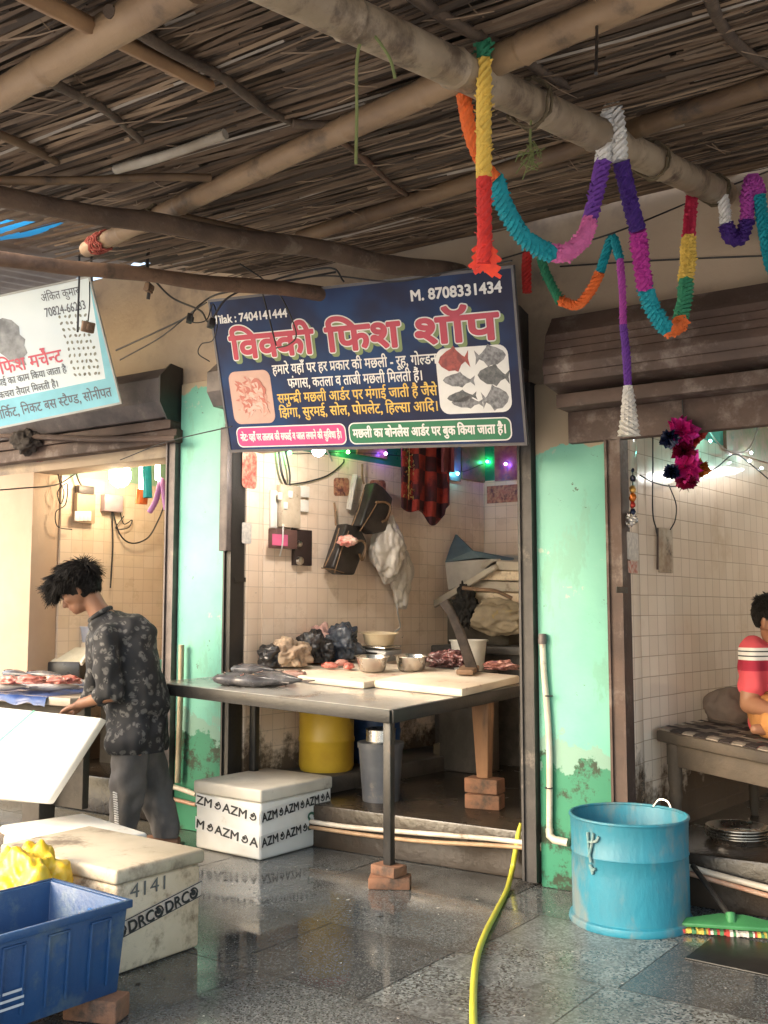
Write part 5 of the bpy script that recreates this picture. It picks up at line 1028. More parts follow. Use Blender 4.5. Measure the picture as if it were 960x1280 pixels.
# ================================================================== FISH BOXES
def fbox(c,w_,d_,h,rot,label,m,ml,lh,name='foam_box',grp=None,overhang=.012):
    """c = near right bottom corner; box runs w_ to the left (-x) and d_ back (+y) before rotation"""
    t_=thing(name,label,'foam box',c,rot=R(rot)); M3=RZ(R(rot)); 
    def P(x,y,z): return V(c)+M3@V((x,y,z))
    MB().box(P(-w_/2,d_/2,(h-lh)/2),(w_-.012,d_-.012,h-lh-.003),M3).build('box_body',m,t_,bevel=.018,seg=3)
    MB().box(P(-w_/2,d_/2,h-lh/2),(w_+overhang,d_+overhang,lh),M3).build('lid',ml,t_,bevel=.014,seg=3)
    return t_,P,M3
M_ink=mat('tape_ink',(.035,.035,.035),.5,bump=0); M_tape=mat('white_tape',(.80,.78,.74),.35,(.74,.71,.66),6,bump=.04)
ca_=on_z(325,1077.5,0)
az,P,M3=fbox(ca_,.52,.575,.372,-4.8,'white foam fish box with AZM printed tape under the metal table edge',M_foam,mat('foam_lid_dusty',(.70,.64,.54),.7,(.56,.50,.41),2.5,(.30,.24,.17),4,.35,.12,200),.07)
U1=M3@V((0,1,0)); U2=M3@V((1,0,0)); UZ=V((0,0,1))
def tape_face(par,o,u,z0,z1,L_,wd,txt,size,m=M_tape,marks=True,lines=False):
    o=V(o); n=u.cross(UZ); sl=(z1-z0)/L_
    tp=MB().add([o+UZ*(z0-wd/2)+n*.0012,o+u*L_+UZ*(z1-wd/2)+n*.0012,o+u*L_+UZ*(z1+wd/2)+n*.0012,o+UZ*(z0+wd/2)+n*.0012],[(0,1,2,3)]).build('tape',m,par,smooth=False)
    uu=(u+UZ*sl).normalized(); vv=UZ
    lettering('tape_lettering',txt,o+UZ*(z0-size*.36)+u*.006,uu,n.cross(uu),size,M_ink,tp,L_-.012,'L',.022,.0022)
    if lines:
        mb=MB()
        for s in(-1,1): z=s*wd*.44; mb.add([o+UZ*(z0+z-.002)+n*.0022,o+u*L_+UZ*(z1+z-.002)+n*.0022,o+u*L_+UZ*(z1+z+.002)+n*.0022,o+UZ*(z0+z+.002)+n*.0022],[(0,1,2,3)])
        mb.build('tape_line',M_ink,tp,smooth=False)
    return tp
fo=P(-.004,.008,0); lo_=P(-.512,.005,0)
for z in(.235,.105):
    t1=tape_face(az,fo,U1,z-.01,z+.035,.56,.07,'AZM¤AZM¤AZM¤A' if z>.2 else 'AZM¤AZM¤AZM¤',.066)
    t2=tape_face(az,lo_,U2,z+.035,z-.012,.50,.07,'ZM¤AZM¤' if z>.2 else 'M¤AZM¤A',.066)
lettering('scribble','S',fo+U1*.36+UZ*.10,U1,UZ,.14,mat('marker_green',(.06,.16,.10),.6),az,None,'L',.004,.003)
cd_=on_z(150,1220,0)
dr,P,M3=fbox(cd_+V((-.0,-.03,0)),.72,.43,.378,-3.6,'dirty cream foam box with DRC tape behind the blue crate',M_foamd,M_foamt,.055)
U1=M3@V((0,1,0)); fo=P(-.004,.006,0)
tape_face(dr,fo,U1,.155,.225,.418,.062,'¥DRC¥DRC¥',.06,mat('brownish_tape',(.62,.52,.44),.35,(.54,.44,.36),6,bump=.04),lines=True)
lettering('marker_number','4141',fo+U1*.06+UZ*.262,U1,UZ,.075,mat('grey_marker',(.16,.16,.15),.6,bump=0),dr,.19,'L',0,.002)
# blue crate
M_crate=mat('blue_crate_plastic',(.018,.065,.17),.42,(.012,.045,.13),3,(.07,.11,.16),7,.42,.15,60)
M_crate_in=M_crate
cc=on_z(160,1126,.363); rot=R(-5); M3=RZ(rot); z0=.075; z1=.363
cr=thing('plastic_crate','dark blue ribbed plastic crate in the front left corner','crate',(cc.x,cc.y,z0))
def Q(x,y,z): return V((cc.x,cc.y,0))+M3@V((x,y,0))+V((0,0,z))
CW,CD=.43,.62; th_=.012; mb=MB()
def cbox(mb,x0,x1,y0,y1,za,zb,mi=0): mb.box(Q((x0+x1)/2,(y0+y1)/2,(za+zb)/2),(x1-x0,y1-y0,zb-za),M3,mi)
tp_in=.02
mb=MB()
b0=[(-CW+tp_in,-CD+tp_in),(-tp_in,-CD+tp_in),(-tp_in,-tp_in),(-CW+tp_in,-tp_in)]; b1=[(-CW,-CD),(0,-CD),(0,0),(-CW,0)]
vs=[Q(x,y,z0) for x,y in b0]+[Q(x,y,z1) for x,y in b1]
i0=[(-CW+tp_in+th_,-CD+tp_in+th_),(-tp_in-th_,-CD+tp_in+th_),(-tp_in-th_,-tp_in-th_),(-CW+tp_in+th_,-tp_in-th_)]; i1=[(-CW+th_,-CD+th_),(-th_,-CD+th_),(-th_,-th_),(-CW+th_,-th_)]
vs+=[Q(x,y,z0+.01) for x,y in i0]+[Q(x,y,z1) for x,y in i1]
fs=[(3,2,1,0),(8,9,10,11)]
for k in range(4): j=(k+1)%4; fs+=[(k,j,4+j,4+k),(8+j,8+k,12+k,12+j),(4+k,4+j,12+j,12+k)]
mb.add(vs,fs); mb.build('crate_shell',M_crate,cr,bevel=.003)
mb=MB()
for x0,x1,y0,y1 in((-.004,.012,-CD-.012,.012),(-CW-.012,-CW+.004,-CD-.012,.012),(-CW+.004,-.004,-.004,.012),(-CW+.004,-.004,-CD-.012,-CD+.004)): cbox(mb,x0,x1,y0,y1,z1-.022,z1+.004)
mb.build('rim',M_crate,cr,bevel=.003)
for k in range(4):                                 # raised frames between the recesses on the long side
    y=-.10-k*.155; mb=MB()
    for yy0,yy1,za,zb in((y-.045,y-.037,.11,.325),(y+.027,y+.035,.11,.325),(y-.045,y+.035,.318,.326),):
        for (q0,q1) in((za,zb),):
            xo0=-tp_in*(1-(q0-z0)/(z1-z0)); xo1=-tp_in*(1-(q1-z0)/(z1-z0))
            mb.hexa([Q(xo0-.004,yy0,q0),Q(xo0+.009,yy0,q0),Q(xo0+.009,yy1,q0),Q(xo0-.004,yy1,q0),Q(xo1-.004,yy0,q1),Q(xo1+.009,yy0,q1),Q(xo1+.009,yy1,q1),Q(xo1-.004,yy1,q1)])
    mb.build('rib',M_crate,cr,bevel=.002)
mb=MB(); cbox(mb,-.10-.09,-.10,-.022,-.008,.285,.312); mb.build('grip',mat('crate_grip',(.02,.10,.28),.4),cr,bevel=.004)
mb=MB(); 
for k in range(3): mb.add([Q(-.008,-.47,.185-k*.022),Q(-.008,-.375,.185-k*.022),Q(-.0075,-.375,.193-k*.022),Q(-.0075,-.47,.193-k*.022)],[(0,1,2,3)])
for i,v in enumerate(mb.v): mb.v[i]=v+M3@V((.0035,0,0))
mb.build('worn_print',mat('worn_white_print',(.5,.52,.55),.5),cr,smooth=False)
for k,(x,y,lb) in enumerate(((-.06,-.07,'worn brick under the near visible corner of the blue crate'),(-.36,-.10,'worn brick under the rear left corner of the blue crate'),(-.06,-.52,'worn brick under the front corner of the blue crate'),(-.36,-.52,'worn brick under the hidden front corner of the blue crate'))):
    q=Q(x,y,0); brick((q.x,q.y,0),(20,5,-10,8)[k],lb,size=(.19,.10,.074))
# yellow bag, foam boxes behind
yb=lump(on_z(8,1130,0)+V((-.02,.05,.0)),(.17,.13,.235),'bright yellow plastic bag bulging between crate and foam box',mat('yellow_film',(.72,.42,.02),.35,(.78,.55,.05),6,bump=.6,bs=16),'plastic_bag','bag',71,-.36,1.6,-.2); 
q=on_z(14,1150,0); yb.location=(cc.x-.60,cc.y+.08,.235)
wb=on_z(75,1050,.33)
fbox(V((wb.x,wb.y,0)),.62,.42,.30,-14,'plain white foam box half hidden behind the dirty cream box',M_foam,M_foam,.04)
sl_d=4.95
cor=[(-110,872),(127,897),(58,1003),(-170,985)]; dd=[5.35,4.85,4.75,5.2]
ps=[at(x,y,d) for (x,y),d in zip(cor,dd)]; nn=(ps[1]-ps[0]).cross(ps[3]-ps[0]).normalized(); 
if nn.dot(CAM-ps[0])<0: nn=-nn
ps[2]=ps[2]-nn*(ps[2]-ps[0]).dot(nn)
SLABN=nn; SLABP=ps
fsb=thing('foam_slab','big white foam slab with a green strap held by the young man','foam slab',sum(ps,V())/4)
MB().hexa([p-nn*.055 for p in ps]+ps).build('slab',M_foam,fsb,bevel=.014,seg=3)
def slp(u,v,l=.001): return ps[0]+(ps[1]-ps[0])*u+(ps[3]-ps[0])*v+nn*l
MB().add([slp(.66,-.0),slp(.675,0),slp(.50,.62),slp(.485,.62)],[(0,1,2,3)]).build('green_strap',mat('green_strap',(.05,.35,.22),.4),fsb,smooth=False)
# ================================================================== LEFT SHOP
ZC=.82
def onc(px,py,h=0): return on_z(px,py,ZC+h)
lc=thing('fish_counter','stone fish counter with a blue plastic sheet in the left shop','counter',(-5.8,4.9,0))
M_cst=mat('grimy_stone',(.06,.05,.04),.75,(.03,.026,.022),4,(.03,.027,.022),3,.45,.5,25)
xa,xb,ya,yb_=-5.96,-4.76,4.0,5.35
MB().box(((xa+xb)/2,(ya+yb_)/2,ZC-.03),(xb-xa,yb_-ya,.05)).build('counter_top',mat('worn_marble',(.45,.38,.30),.4,(.3,.24,.19),4,(.2,.08,.06),6,.3),lc,bevel=.008)
MB().box(((xa+xb)/2+.0,ya+.16,ZC-.36),(xb-xa-.06,.05,.60)).build('front_panel',M_cst,lc,bevel=.006)
for x in(-5.12,): MB().box((x,ya+.09,(ZC-.27)/2),(.16,.12,ZC-.27)).build('support',M_cst,lc,bevel=.01)
for x in(-5.7,-5.0): MB().box((x,5.2,(ZC-.06+ZP)/2),(.14,.14,ZC-.06-ZP)).build('rear_support',M_cst,lc)
mb=MB(); X0,X1=-5.955,-4.95; vs=[];fs=[]
for i in range(41):
    x=lerp(X0,X1,i/40); wv=.010*noise.noise(V((i*.35,2,1)))+.008*math.sin(i*.6)
    for y,z in((ya+.62,ZC-.003),(ya+.3,ZC-.003),(ya+.02,ZC-.003),(ya-.012+wv*.5,ZC-.01),(ya-.02+wv,ZC-.055+wv)): vs.append((x,y,z))
fs=[(i*5+j,i*5+5+j,i*5+6+j,i*5+1+j) for i in range(40) for j in range(4)]
tag(MB().add(vs,fs).build('blue_plastic_sheet',mat('royal_blue_film',(.02,.06,.22),.3,(.015,.04,.14),5,bump=.2,bs=20),sharp=180),'royal blue plastic sheet spread over the left fish counter','plastic sheet')
random.seed(41)
def fish2(px,py,l,h,ang,label,m,red=False):
    global TROT
    T=TROT; TROT=Matrix.Identity(3); f=fish(onc(px,py,.004),l,h,ang,label,m=m,red=red); TROT=T; return f
M_sil=mat('silver_fish_skin',(.45,.43,.42),.25,(.28,.26,.26),9,bump=.05)
def fish3(px,py,l,h,a,up,lb,m,red):
    f=fish2(px,py,l,h,a,lb,m,red); f.location.z+=up; return f
for i,(px,py,l,h,a,up,lb) in enumerate(((8,864,.34,.09,12,0,'silver fish nearest the left edge on the blue sheet'),(36,862,.30,.08,20,0,'second silver fish from the left edge on the blue sheet'),(66,864,.38,.085,28,0,'long silver fish pointing at the young man on the blue sheet'),(98,860,.32,.08,34,0,'pale slim fish beside the young man on the blue sheet'),(20,860,.30,.08,-5,.06,'dark fish lying on top of the silver fish at the left edge'),(55,860,.32,.08,10,.055,'dark fish on top of the middle silver fish'))): fish3(px,py,l,h,R(a),up,lb,M_sil if i<4 else M_fish,i in(1,5))
for i,(px,py,up,lb) in enumerate(((10,856,.05,'pinkish fish meat pile at the left edge of the counter'),(38,856,.08,'red fish meat piece on the blue sheet left of the scale'),(84,856,.05,'red fish piece in front of the little white tray'),(66,856,.06,'pale fish piece beside the white tray'))):
    o=MB().blob((0,0,.02),(.10,.06,.035),i+90,.4,2.4,4,flat=-.01).build('fish_piece',M_meat if i in(1,2) else MATS['pale_fish_flesh'],sharp=120); o.location=onc(px,py,up); tag(o,lb,'fish piece')
ws=thing('weighing_scale','old tilted weighing scale with a white plate on the left counter','scale',onc(86,852)); c=onc(86,850,.0)+V((0,.0,.05))
MB().box(c+V((0,0,.02)),(.26,.22,.13),RZ(R(25))).build('scale_body',M_blk,ws,bevel=.012); mb=MB(); MR=RZ(R(25))@Matrix.Rotation(R(32),3,'X'); mb.box(c+V((0,-.02,.125)),(.30,.20,.012),MR); mb.build('scale_plate',mat('ivory_plate',(.68,.64,.52),.4,(.5,.47,.36),6),ws,bevel=.004); 
mb=MB(); [mb.box(c+V((0,-.02,.13))+MR@V((sx*.15,0,0)),(.018,.22,.03),MR) for sx in(-1,1)]; mb.build('plate_edge',M_white,ws,bevel=.003)
o=MB().lathe([(0,0),(.085,0),(.105,.11),(.112,.11),(.112,.116),(.10,.114),(.08,.006),(0,.006)],(0,0,0),28,close=False).build('plastic_bowl',mat('grey_white_plastic',(.42,.44,.50),.4,(.35,.36,.42),4,bump=0),sharp=50); o.location=c+V((.02,.10,.17)); tag(o,'grey white plastic bowl standing behind the tilted scale','bowl')
o=MB().box((0,0,.135),(.18,.18,.27)).build('bowl_stand',M_foamd,bevel=.006); o.location=c+V((.02,.10,0))+V((.03,.10,.002)); o.location=V((c.x+.02,c.y+.20,ZC-.004)); tag(o,'small foam block behind the tilted scale on the left counter','foam block')
for ob in bpy.data.objects:
    if ob.name.startswith('plastic_bowl') and ob.get('label','').startswith('grey white'): ob.location=(c.x+.02,c.y+.20,ZC+.267)
bowl_T=TROT; TROT=Matrix.Identity(3)
bowl(onc(198,850),.10,.10,'green plastic bowl on the counter just right of the young man','plastic_bowl',mat('sea_green_plastic',(.10,.30,.22),.4,bump=0)); TROT=bowl_T
o=MB().box((0,0,.02),(.55,.30,.04)).build('foam_slab',M_cut,bevel=.01); o.location=onc(198,850)+V((0,.02,-.003)); tag(o,'pale foam slab under the green bowl on the left counter','foam slab')
for ob in bpy.data.objects:
    if ob.get('label','').startswith('green plastic bowl'): ob.location.z=ZC+.038
# shelf with ornaments at the back right of the left shop
sp_=on_y(198,765,6.3); sh=thing('wooden_cabinet','small brown cabinet with ornaments behind the young man','cabinet',(sp_.x,6.45,ZP)); zt=sp_.z
MB().box((sp_.x,6.5,(zt+ZP)/2),(.5,.5,zt-ZP)).build('cabinet_body',mat('dull_brown_board',(.17,.09,.06),.6,(.12,.065,.045),4),sh,bevel=.005); MB().box((sp_.x,6.48,zt+.015),(.56,.56,.03)).build('cabinet_top',M_wood,sh,bevel=.005)
lump((sp_.x+.06,6.35,zt+.06),(.10,.08,.12),'dark figurine with pink flowers on the brown cabinet',mat('dark_ornament',(.05,.03,.035),.5,(.28,.08,.09),16),'ornament','ornament',81,.5,2.6)
lump((sp_.x-.10,6.35,zt+.04),(.08,.06,.06),'pink and white flower heap on the brown cabinet',mat('pink_flowers',(.5,.16,.17),.7,(.55,.45,.38),22,bump=.4),'flowers','flowers',83,.5,3)
# wall fittings of the left shop
pb2=wbox(91,617,114,654,.05,'brown framed switch panel with four white switches in the left shop',mat('beige_panel',(.45,.33,.22),.5,(.38,.27,.18),6),'switch_board','switch panel',w=W0,extra='panel')
wbox(93,608,112,618,.06,'dark grey cap box on top of the brown switch panel',M_grey,'cap_box','box',w=W0,extra='box')
for x in(96,101,106,111): MB().box(wall(x,645,W0,.055),(.035,.012,.07),RX).build('switch',M_white,pb2,bevel=.002)
wbox(125,619,148,640,.06,'small purple edged meter box under the glowing bulb',mat('lilac_box',(.45,.35,.38),.5),'meter_box','meter box',w=W0,extra='box')
bulb(wall(150,594,W0,.40),.078,(1,.80,.52),20,'bare warm bulb glowing fiercely in the left shop')  # glass oversized to stand in for the glare around the bulb
cable('bulb_cord','cord carrying the bare warm bulb',[wall(150,540,W0,.40),wall(150,565,W0,.40),wall(150,588,W0,.40)],.005)
t2=thing('tube_lamp','short upright warm lamp glowing beside the left pillar','lamp',on_y(197,570,4.95)); MB().tube([on_y(197,548,4.95),on_y(197,600,4.95)],.016,12).build('tube',emis('warm_tube',(1,.80,.5),6),t2); MB().tube([on_y(197,536,4.95),on_y(197,548,4.95)],.02,12).build('holder',M_white,t2)
t3=thing('tube_lamp','smaller pale lamp between the bare bulb and the upright lamp','lamp',on_y(177,600,5.3)); MB().tube([on_y(177,582,5.3),on_y(177,613,5.3)],.018,12).build('tube',emis('warm_tube2',(1,.85,.6),6),t3); MB().tube([on_y(177,572,5.3),on_y(177,582,5.3)],.02,12).build('holder',M_white,t3)
g=thing('paper_garland','small lilac paper streamer hanging beside the upright lamp','garland',on_y(200,625,4.98))
MB().tube(catmull([on_y(187,640,4.98),on_y(195,625,4.98),on_y(202,600,4.98),on_y(206,625,4.98),on_y(208,637,4.98)],8),.018,10,bump=lambda i,j:1+.15*((i+j)%2)).build('paper_segment',mat('lilac_paper',(.50,.22,.50),.7),g,sharp=20)
g=thing('paper_garland','small red paper strip hanging by the grey shutter rail','garland',on_y(217,600,4.9)); MB().tube([on_y(216,585,4.9),on_y(217,600,4.9),on_y(218,612,4.9)],.02,10,bump=lambda i,j:1+.15*((i+j)%2)).build('paper_segment',mat('salmon_paper',(.62,.14,.10),.7),g,sharp=20)
g=thing('paper_garland','teal and orange paper strip left of the upright lamp','garland',on_y(184,600,5.1)); MB().tube([on_y(183,580,5.1),on_y(185,622,5.1)],.03,10,bump=lambda i,j:1+.12*((i+j)%2)).build('paper_segment',GM['teal'],g,sharp=20); MB().tube([on_y(178,612,5.1),on_y(177,630,5.1)],.04,10,bump=lambda i,j:1+.12*((i+j)%2)).build('paper_segment',GM['orange'],g,sharp=20)
W0c=lambda lab,pts,r=.005,m=M_wire: cable('cable',lab,[wall(x,y,W0,o_) for x,y,o_ in pts],r,m)
W0c('grey cable running straight across the left shop wall',[(-20,614,.05),(30,610,.05),(70,606,.05),(95,592,.05),(120,580,.1)])
W0c('looped cable hanging down to the switch panel',[(70,575,.05),(74,600,.06),(80,615,.06),(76,630,.06),(72,615,.06),(84,605,.06),(82,630,.05),(70,640,.05),(72,658,.05),(90,662,.04)],.004)
W0c('pale cable hanging in a bow under the warm bulb',[(141,640,.03),(150,668,.04),(165,679,.05),(185,672,.06),(198,650,.08),(206,630,.1)],.006)
W0c('black vertical cable ending in a small plug on the left shop wall',[(140,640,.03),(141,680,.03),(139,720,.03),(138,735,.03)],.006)
W0c('tangled wires above the switch panel',[(50,560,.06),(62,580,.06),(75,560,.06),(90,575,.06),(98,600,.05),(104,610,.05)],.006)
W0c('small looped wires under the meter box',[(150,640,.03),(155,655,.03),(165,650,.03),(160,660,.03),(145,660,.03),(155,645,.03)],.004)
lump(wall(53,580,W0,.06),(.05,.05,.05),'dull red round thing hanging on the left shop wall',mat('dull_red',(.3,.06,.06),.6,(.1,.04,.04),20),'wall_ornament','ornament',85,.3,2)
lump(wall(35,564,W0,.10),(.14,.08,.10),'dark bundle tucked under the lintel of the left shop',mat('dark_cloth_bundle',(.05,.04,.035),.9),'cloth_bundle','bundle',87,.4,2)
o=MB().tube([on_y(-30,543,4.52),on_y(120,549,4.52),on_y(220,548,4.52)],.02,8).build('lintel_rod',M_brown); tag(o,'thin rusty rod along the lintel of the left shop','rod')
# ================================================================== PEOPLE
def grow(caps,voxel,it,name,m,parent=None,cuts=(),fold=0,ff=9,seed=0):
    mb=MB()
    for p0,r0,p1,r1 in caps:
        p0=V(p0);p1=V(p1)
        if (p1-p0).length>1e-4: mb.tube([p0,p0.lerp(p1,.5),p1],[r0,(r0+r1)/2,r1],18)
        for p,r in((p0,r0),(p1,r1)):
            rr=r if isinstance(r,(tuple,list)) else (r,r,r); mb.blob(p,rr,amp=0,sub=3)
    me=bpy.data.meshes.new('tmp'); me.from_pydata(mb.v,[],mb.f); o=bpy.data.objects.new('tmp',me); COL.objects.link(o)
    q=o.modifiers.new('r','REMESH'); q.mode='VOXEL'; q.voxel_size=voxel
    q=o.modifiers.new('s','SMOOTH'); q.factor=.5; q.iterations=it
    bpy.context.view_layer.update(); me2=bpy.data.meshes.new_from_object(o.evaluated_get(bpy.context.evaluated_depsgraph_get())); bpy.data.objects.remove(o)
    if fold:
        ns=[v.normal.copy() for v in me2.vertices]
        for v,n in zip(me2.vertices,ns):
            c=v.co; v.co=c+n*fold*(noise.noise(V((c.x*ff,c.y*ff,c.z*ff*.55+seed)))+.6*noise.noise(V((c.x*ff*2.1,c.y*ff*2.1,c.z*ff*1.6+seed*2))))
    bm=bmesh.new(); bm.from_mesh(me2)
    for p,n in cuts:
        bmesh.ops.bisect_plane(bm,geom=bm.verts[:]+bm.edges[:]+bm.faces[:],plane_co=p,plane_no=n,clear_outer=True)
    bm.to_mesh(me2); bm.free(); me2.name=name; me2.materials.clear(); me2.materials.append(m)
    return link(name,me2,parent,True,180)
def ell(c,r): return (c,r,c,r)
def hairmesh(c,rad,fwd,up,name,parent,n,ln,seed,face=.25,down=.6):
    """cap of many tapered locks over the skull"""
    random.seed(seed); right=fwd.cross(up).normalized(); mb=MB(); Mh=Matrix((right,fwd,up)).transposed()
    mb.blob(c+up*rad[2]*.10-fwd*rad[1]*.13,(rad[0]*1.02,rad[1]*.98,rad[2]*.98),seed,.08,3,4,M=Mh)
    for k in range(n):
        while True:
            d=V((random.gauss(0,1),random.gauss(0,1),random.gauss(0,1))).normalized()
            if d.z>(-.62 if d.y<-.25 else -.12) and not(d.y>face and d.z<.30) and not(abs(d.x)>.75 and d.z<.02 and d.y>-.2): break
        p=c+Mh@V((d.x*rad[0],d.y*rad[1],d.z*rad[2])); dw=Mh@d; q=d*3.2+V((seed,0,0))
        lock=V((noise.noise(q),noise.noise(q+V((9,3,1))),noise.noise(q+V((2,8,5)))))*1.1        # neighbouring hairs fall together as locks
        top=max(0,d.z)
        flow=fwd*(.25+.75*top)+V((0,0,-1))*down+lock*(.35+.65*top)+V((random.gauss(0,.10),random.gauss(0,.10),random.gauss(0,.10)))
        flow=flow-dw*flow.dot(dw)*(.85 if flow.dot(dw)<0 else .3)+dw*(.12+.35*top); flow.normalize()
        l=ln*random.uniform(.6,1.2)*(.28+.72*min(1,max(0,d.z+.15)*1.4)); w_=random.uniform(.0012,.0028)
        g=V((0,0,-.30*l)); cu=lock*l*.35
        mb.tube([p-dw*.010,p+flow*l*.35+dw*.006,p+flow*l*.7+cu*.5+g*.4,p+flow*l+cu+g],[w_,w_,w_*.7,.0006],4)
    return mb.build(name,M_hair,parent,sharp=180)
# --- young man bending over the foam slab
DM=5.62
def J(x,y,dd=0): return at(x,y,DM+dd)
man=thing('person','young man in a dark floral shirt leaning over a white foam slab','person',on_z(180,1058,0))
gd=on_z(178,1060,0); 
hc=J(98,737,0); 
sL=J(132,800,-.14); sR=J(128,795,.17); eL=J(140,868,-.19); wL=J(100,880,-.18); hL=J(87,884,-.17); eR=J(118,865,.22); wR=J(90,890,.18)
neck=J(122,762,.0); chest=J(148,800,.01); mid=J(165,860,.01); hip=J(172,915,.01)
hpL=J(166,922,-.085); hpR=J(178,922,.10); kL=J(160,985,-.10); kR=J(192,985,.12); aL=J(152,1046,-.08); aR=J(208,1046,.10)
aL.z=max(aL.z,.075); aR.z=max(aR.z,.075)
fwd=(RT*-.86+FW*-.12+V((0,0,-.58))).normalized(); upv=(V((0,0,.80))+RT*-.55).normalized(); upv=(upv-fwd*upv.dot(fwd)).normalized(); rgt=fwd.cross(upv).normalized()
def hd(x,y,z): return hc+rgt*x+fwd*y+upv*z
caps=[ell(hd(0,-.015,.015),.093),ell(hd(0,.015,-.01),.082),ell(hd(0,.045,-.07),.050),ell(hd(0,.066,-.088),.028),(hd(0,.085,.0),.012,hd(0,.108,-.035),.015),
 ell(hd(.018,.082,-.064),.012),ell(hd(-.018,.082,-.064),.012),ell(hd(0,.088,-.066),.013),ell(hd(.04,.062,-.02),.03),ell(hd(-.04,.062,-.02),.03),
 (hd(.088,-.012,.01),.016,hd(.084,-.012,-.03),.010),(hd(-.088,-.012,.01),.016,hd(-.084,-.012,-.03),.010),
 (hd(0,-.035,-.05),.055,neck,.056),(neck,.058,chest,.10),(chest,.13,mid,.135),(mid,.135,hip,.13),(chest,.09,sL,.06),(chest,.09,sR,.06),
 (sL,.056,eL,.042),(eL,.040,wL,.027),(sR,.056,eR,.042),(eR,.040,wR,.027),(hpL,.095,kL,.062),(kL,.058,aL,.038),(hpR,.095,kR,.062),(kR,.058,aR,.038)]
FD=RT*-1
for a in(aL,aR):
    f0=V((a.x,a.y,.032)); caps+=[(f0-FD*.05,.032,f0+FD*.10,.030),(f0+FD*.10,.030,f0+FD*.16,.02),(a,.036,f0,.034)]
# hands: palm, four curled fingers of unequal length, thumb
def hand(w_,tip,palm_n,side,flip=1):
    d=(tip-w_).normalized(); n=palm_n.normalized(); s=(side-d*side.dot(d)).normalized(); c=[]
    k0=w_+d*.075
    for i,(o,l) in enumerate(((-.030,.064),(-.010,.074),(.010,.070),(.028,.054))):
        a=w_+d*.02+s*o*.6; b=k0+s*o; c.append((a,.017,b,.0125)); m1=b+d*l*.42+n*.006; m2=m1+(d*.55+n*.8).normalized()*l*.36; m3=m2+(d*.05+n).normalized()*l*.30
        c+=[(b,.0108,m1,.0098),(m1,.0098,m2,.009),(m2,.009,m3,.0075)]
    t0=w_+d*.025-s*.026; t1=t0+(d*.6-s*.55+n*.45).normalized()*.042; t2=t1+(d*.75+n*.6).normalized()*.032; c+=[(t0,.016,t1,.0125),(t1,.012,t2,.009)]
    return c
caps+=hand(wL,J(78,889,-.16),V((0,0,-1))+FW*.3,FW*-1+V((0,0,.2))); caps+=hand(wR,J(72,896,.16),V((0,0,-1)),FW)
grow(caps,.0075,3,'body',M_skin,man)
M_eye=mat('dark_eye',(.02,.015,.012),.15,bump=0)
for s in(-1,1): MB().blob(hd(s*.034,.083,-.008),(.012,.012,.009),amp=0,sub=2).build('eye',M_eye,man)
mb=MB(); [mb.tube([hd(s*.016,.094,.018),hd(s*.036,.09,.024),hd(s*.052,.075,.018)],[.004,.005,.002],6) for s in(-1,1)]; mb.build('eyebrows',M_hair,man)
hairmesh(hd(0,-.012,.022),(.104,.118,.112),fwd,upv,'hair',man,7000,.085,7,.42,.45)
m,t,b=newmat('black_floral_cloth'); o_=nd(t,'ShaderNodeTexCoord').outputs['Object']; wv=nd(t,'ShaderNodeTexNoise',{'Vector':o_,'Scale':9,'Detail':2}); vv=nd(t,'ShaderNodeVectorMath',{0:o_,1:wv.outputs[1]},operation='MULTIPLY_ADD'); vv.inputs[2].default_value=(0,0,0)
wadd=nd(t,'ShaderNodeVectorMath',{0:o_,1:nd(t,'ShaderNodeVectorMath',{0:wv.outputs[1],3:.05},operation='SCALE').outputs[0]},operation='ADD').outputs[0]
vo=nd(t,'ShaderNodeTexVoronoi',{'Vector':wadd,'Scale':24}); fl_=ramp(t,vo.outputs['Distance'],.50,.30); pt=nd(t,'ShaderNodeMath',{0:fl_,1:ramp(t,ntex(t,wadd,48,3),.40,.52)},operation='MULTIPLY').outputs[0]
t.links.new(mixc(t,pt,(.014,.014,.016),(.105,.10,.095)),b.inputs['Base Color']); b.inputs['Roughness'].default_value=.8
scaps=[(hip,.15,J(163,924,-.085),.128),(hip,.15,J(180,924,.09),.128),(neck+V((0,0,-.075))+RT*.03,.085,chest,.135),(chest,.155,mid,.158),(mid,.16,hip,.168),(hip,.168,hip+V((0,0,-.075))+RT*.005,.168),(chest,.125,sL,.085),(chest,.125,sR,.085),(sL,.084,eL,.070),(sR,.084,eR,.070),(J(160,800,0),.15,J(178,880,0),.14),(eL,.068,eL.lerp(wL,.25),.056),(eR,.068,eR.lerp(wR,.25),.056)]
def axcut(a,b,f): p=V(a).lerp(V(b),f); return (p,(V(b)-V(a)).normalized())
shirt=grow(scaps,.012,5,'shirt',m,man,[(hip+V((0,0,-.10)),V((0,0,-1))),],.026,8,3)
MB().tube(catmull([neck+RT*.012+V((0,0,-.03))+rgt*a+fwd*b_ for a,b_ in((.062,-.02),(.0,-.07),(-.062,-.02),(-.035,.05),(.035,.05),(.062,-.02))],6),.014,10).build('collar',m,man)
M_trs=mat('grey_track_trousers',(.125,.115,.11),.85,(.085,.078,.075),6,bump=.2,bs=60)
tcaps=[(hip,.125,hpL,.100),(hip,.125,hpR,.105),(hpL,.100,kL,.094),(kL,.092,aL,.082),(hpR,.118,kR,.088),(kR,.092,aR,.082)]
tr=grow(tcaps,.010,3,'trousers',M_trs,man,[(V((0,0,.055)),V((0,0,-1)))],.026,8,9)
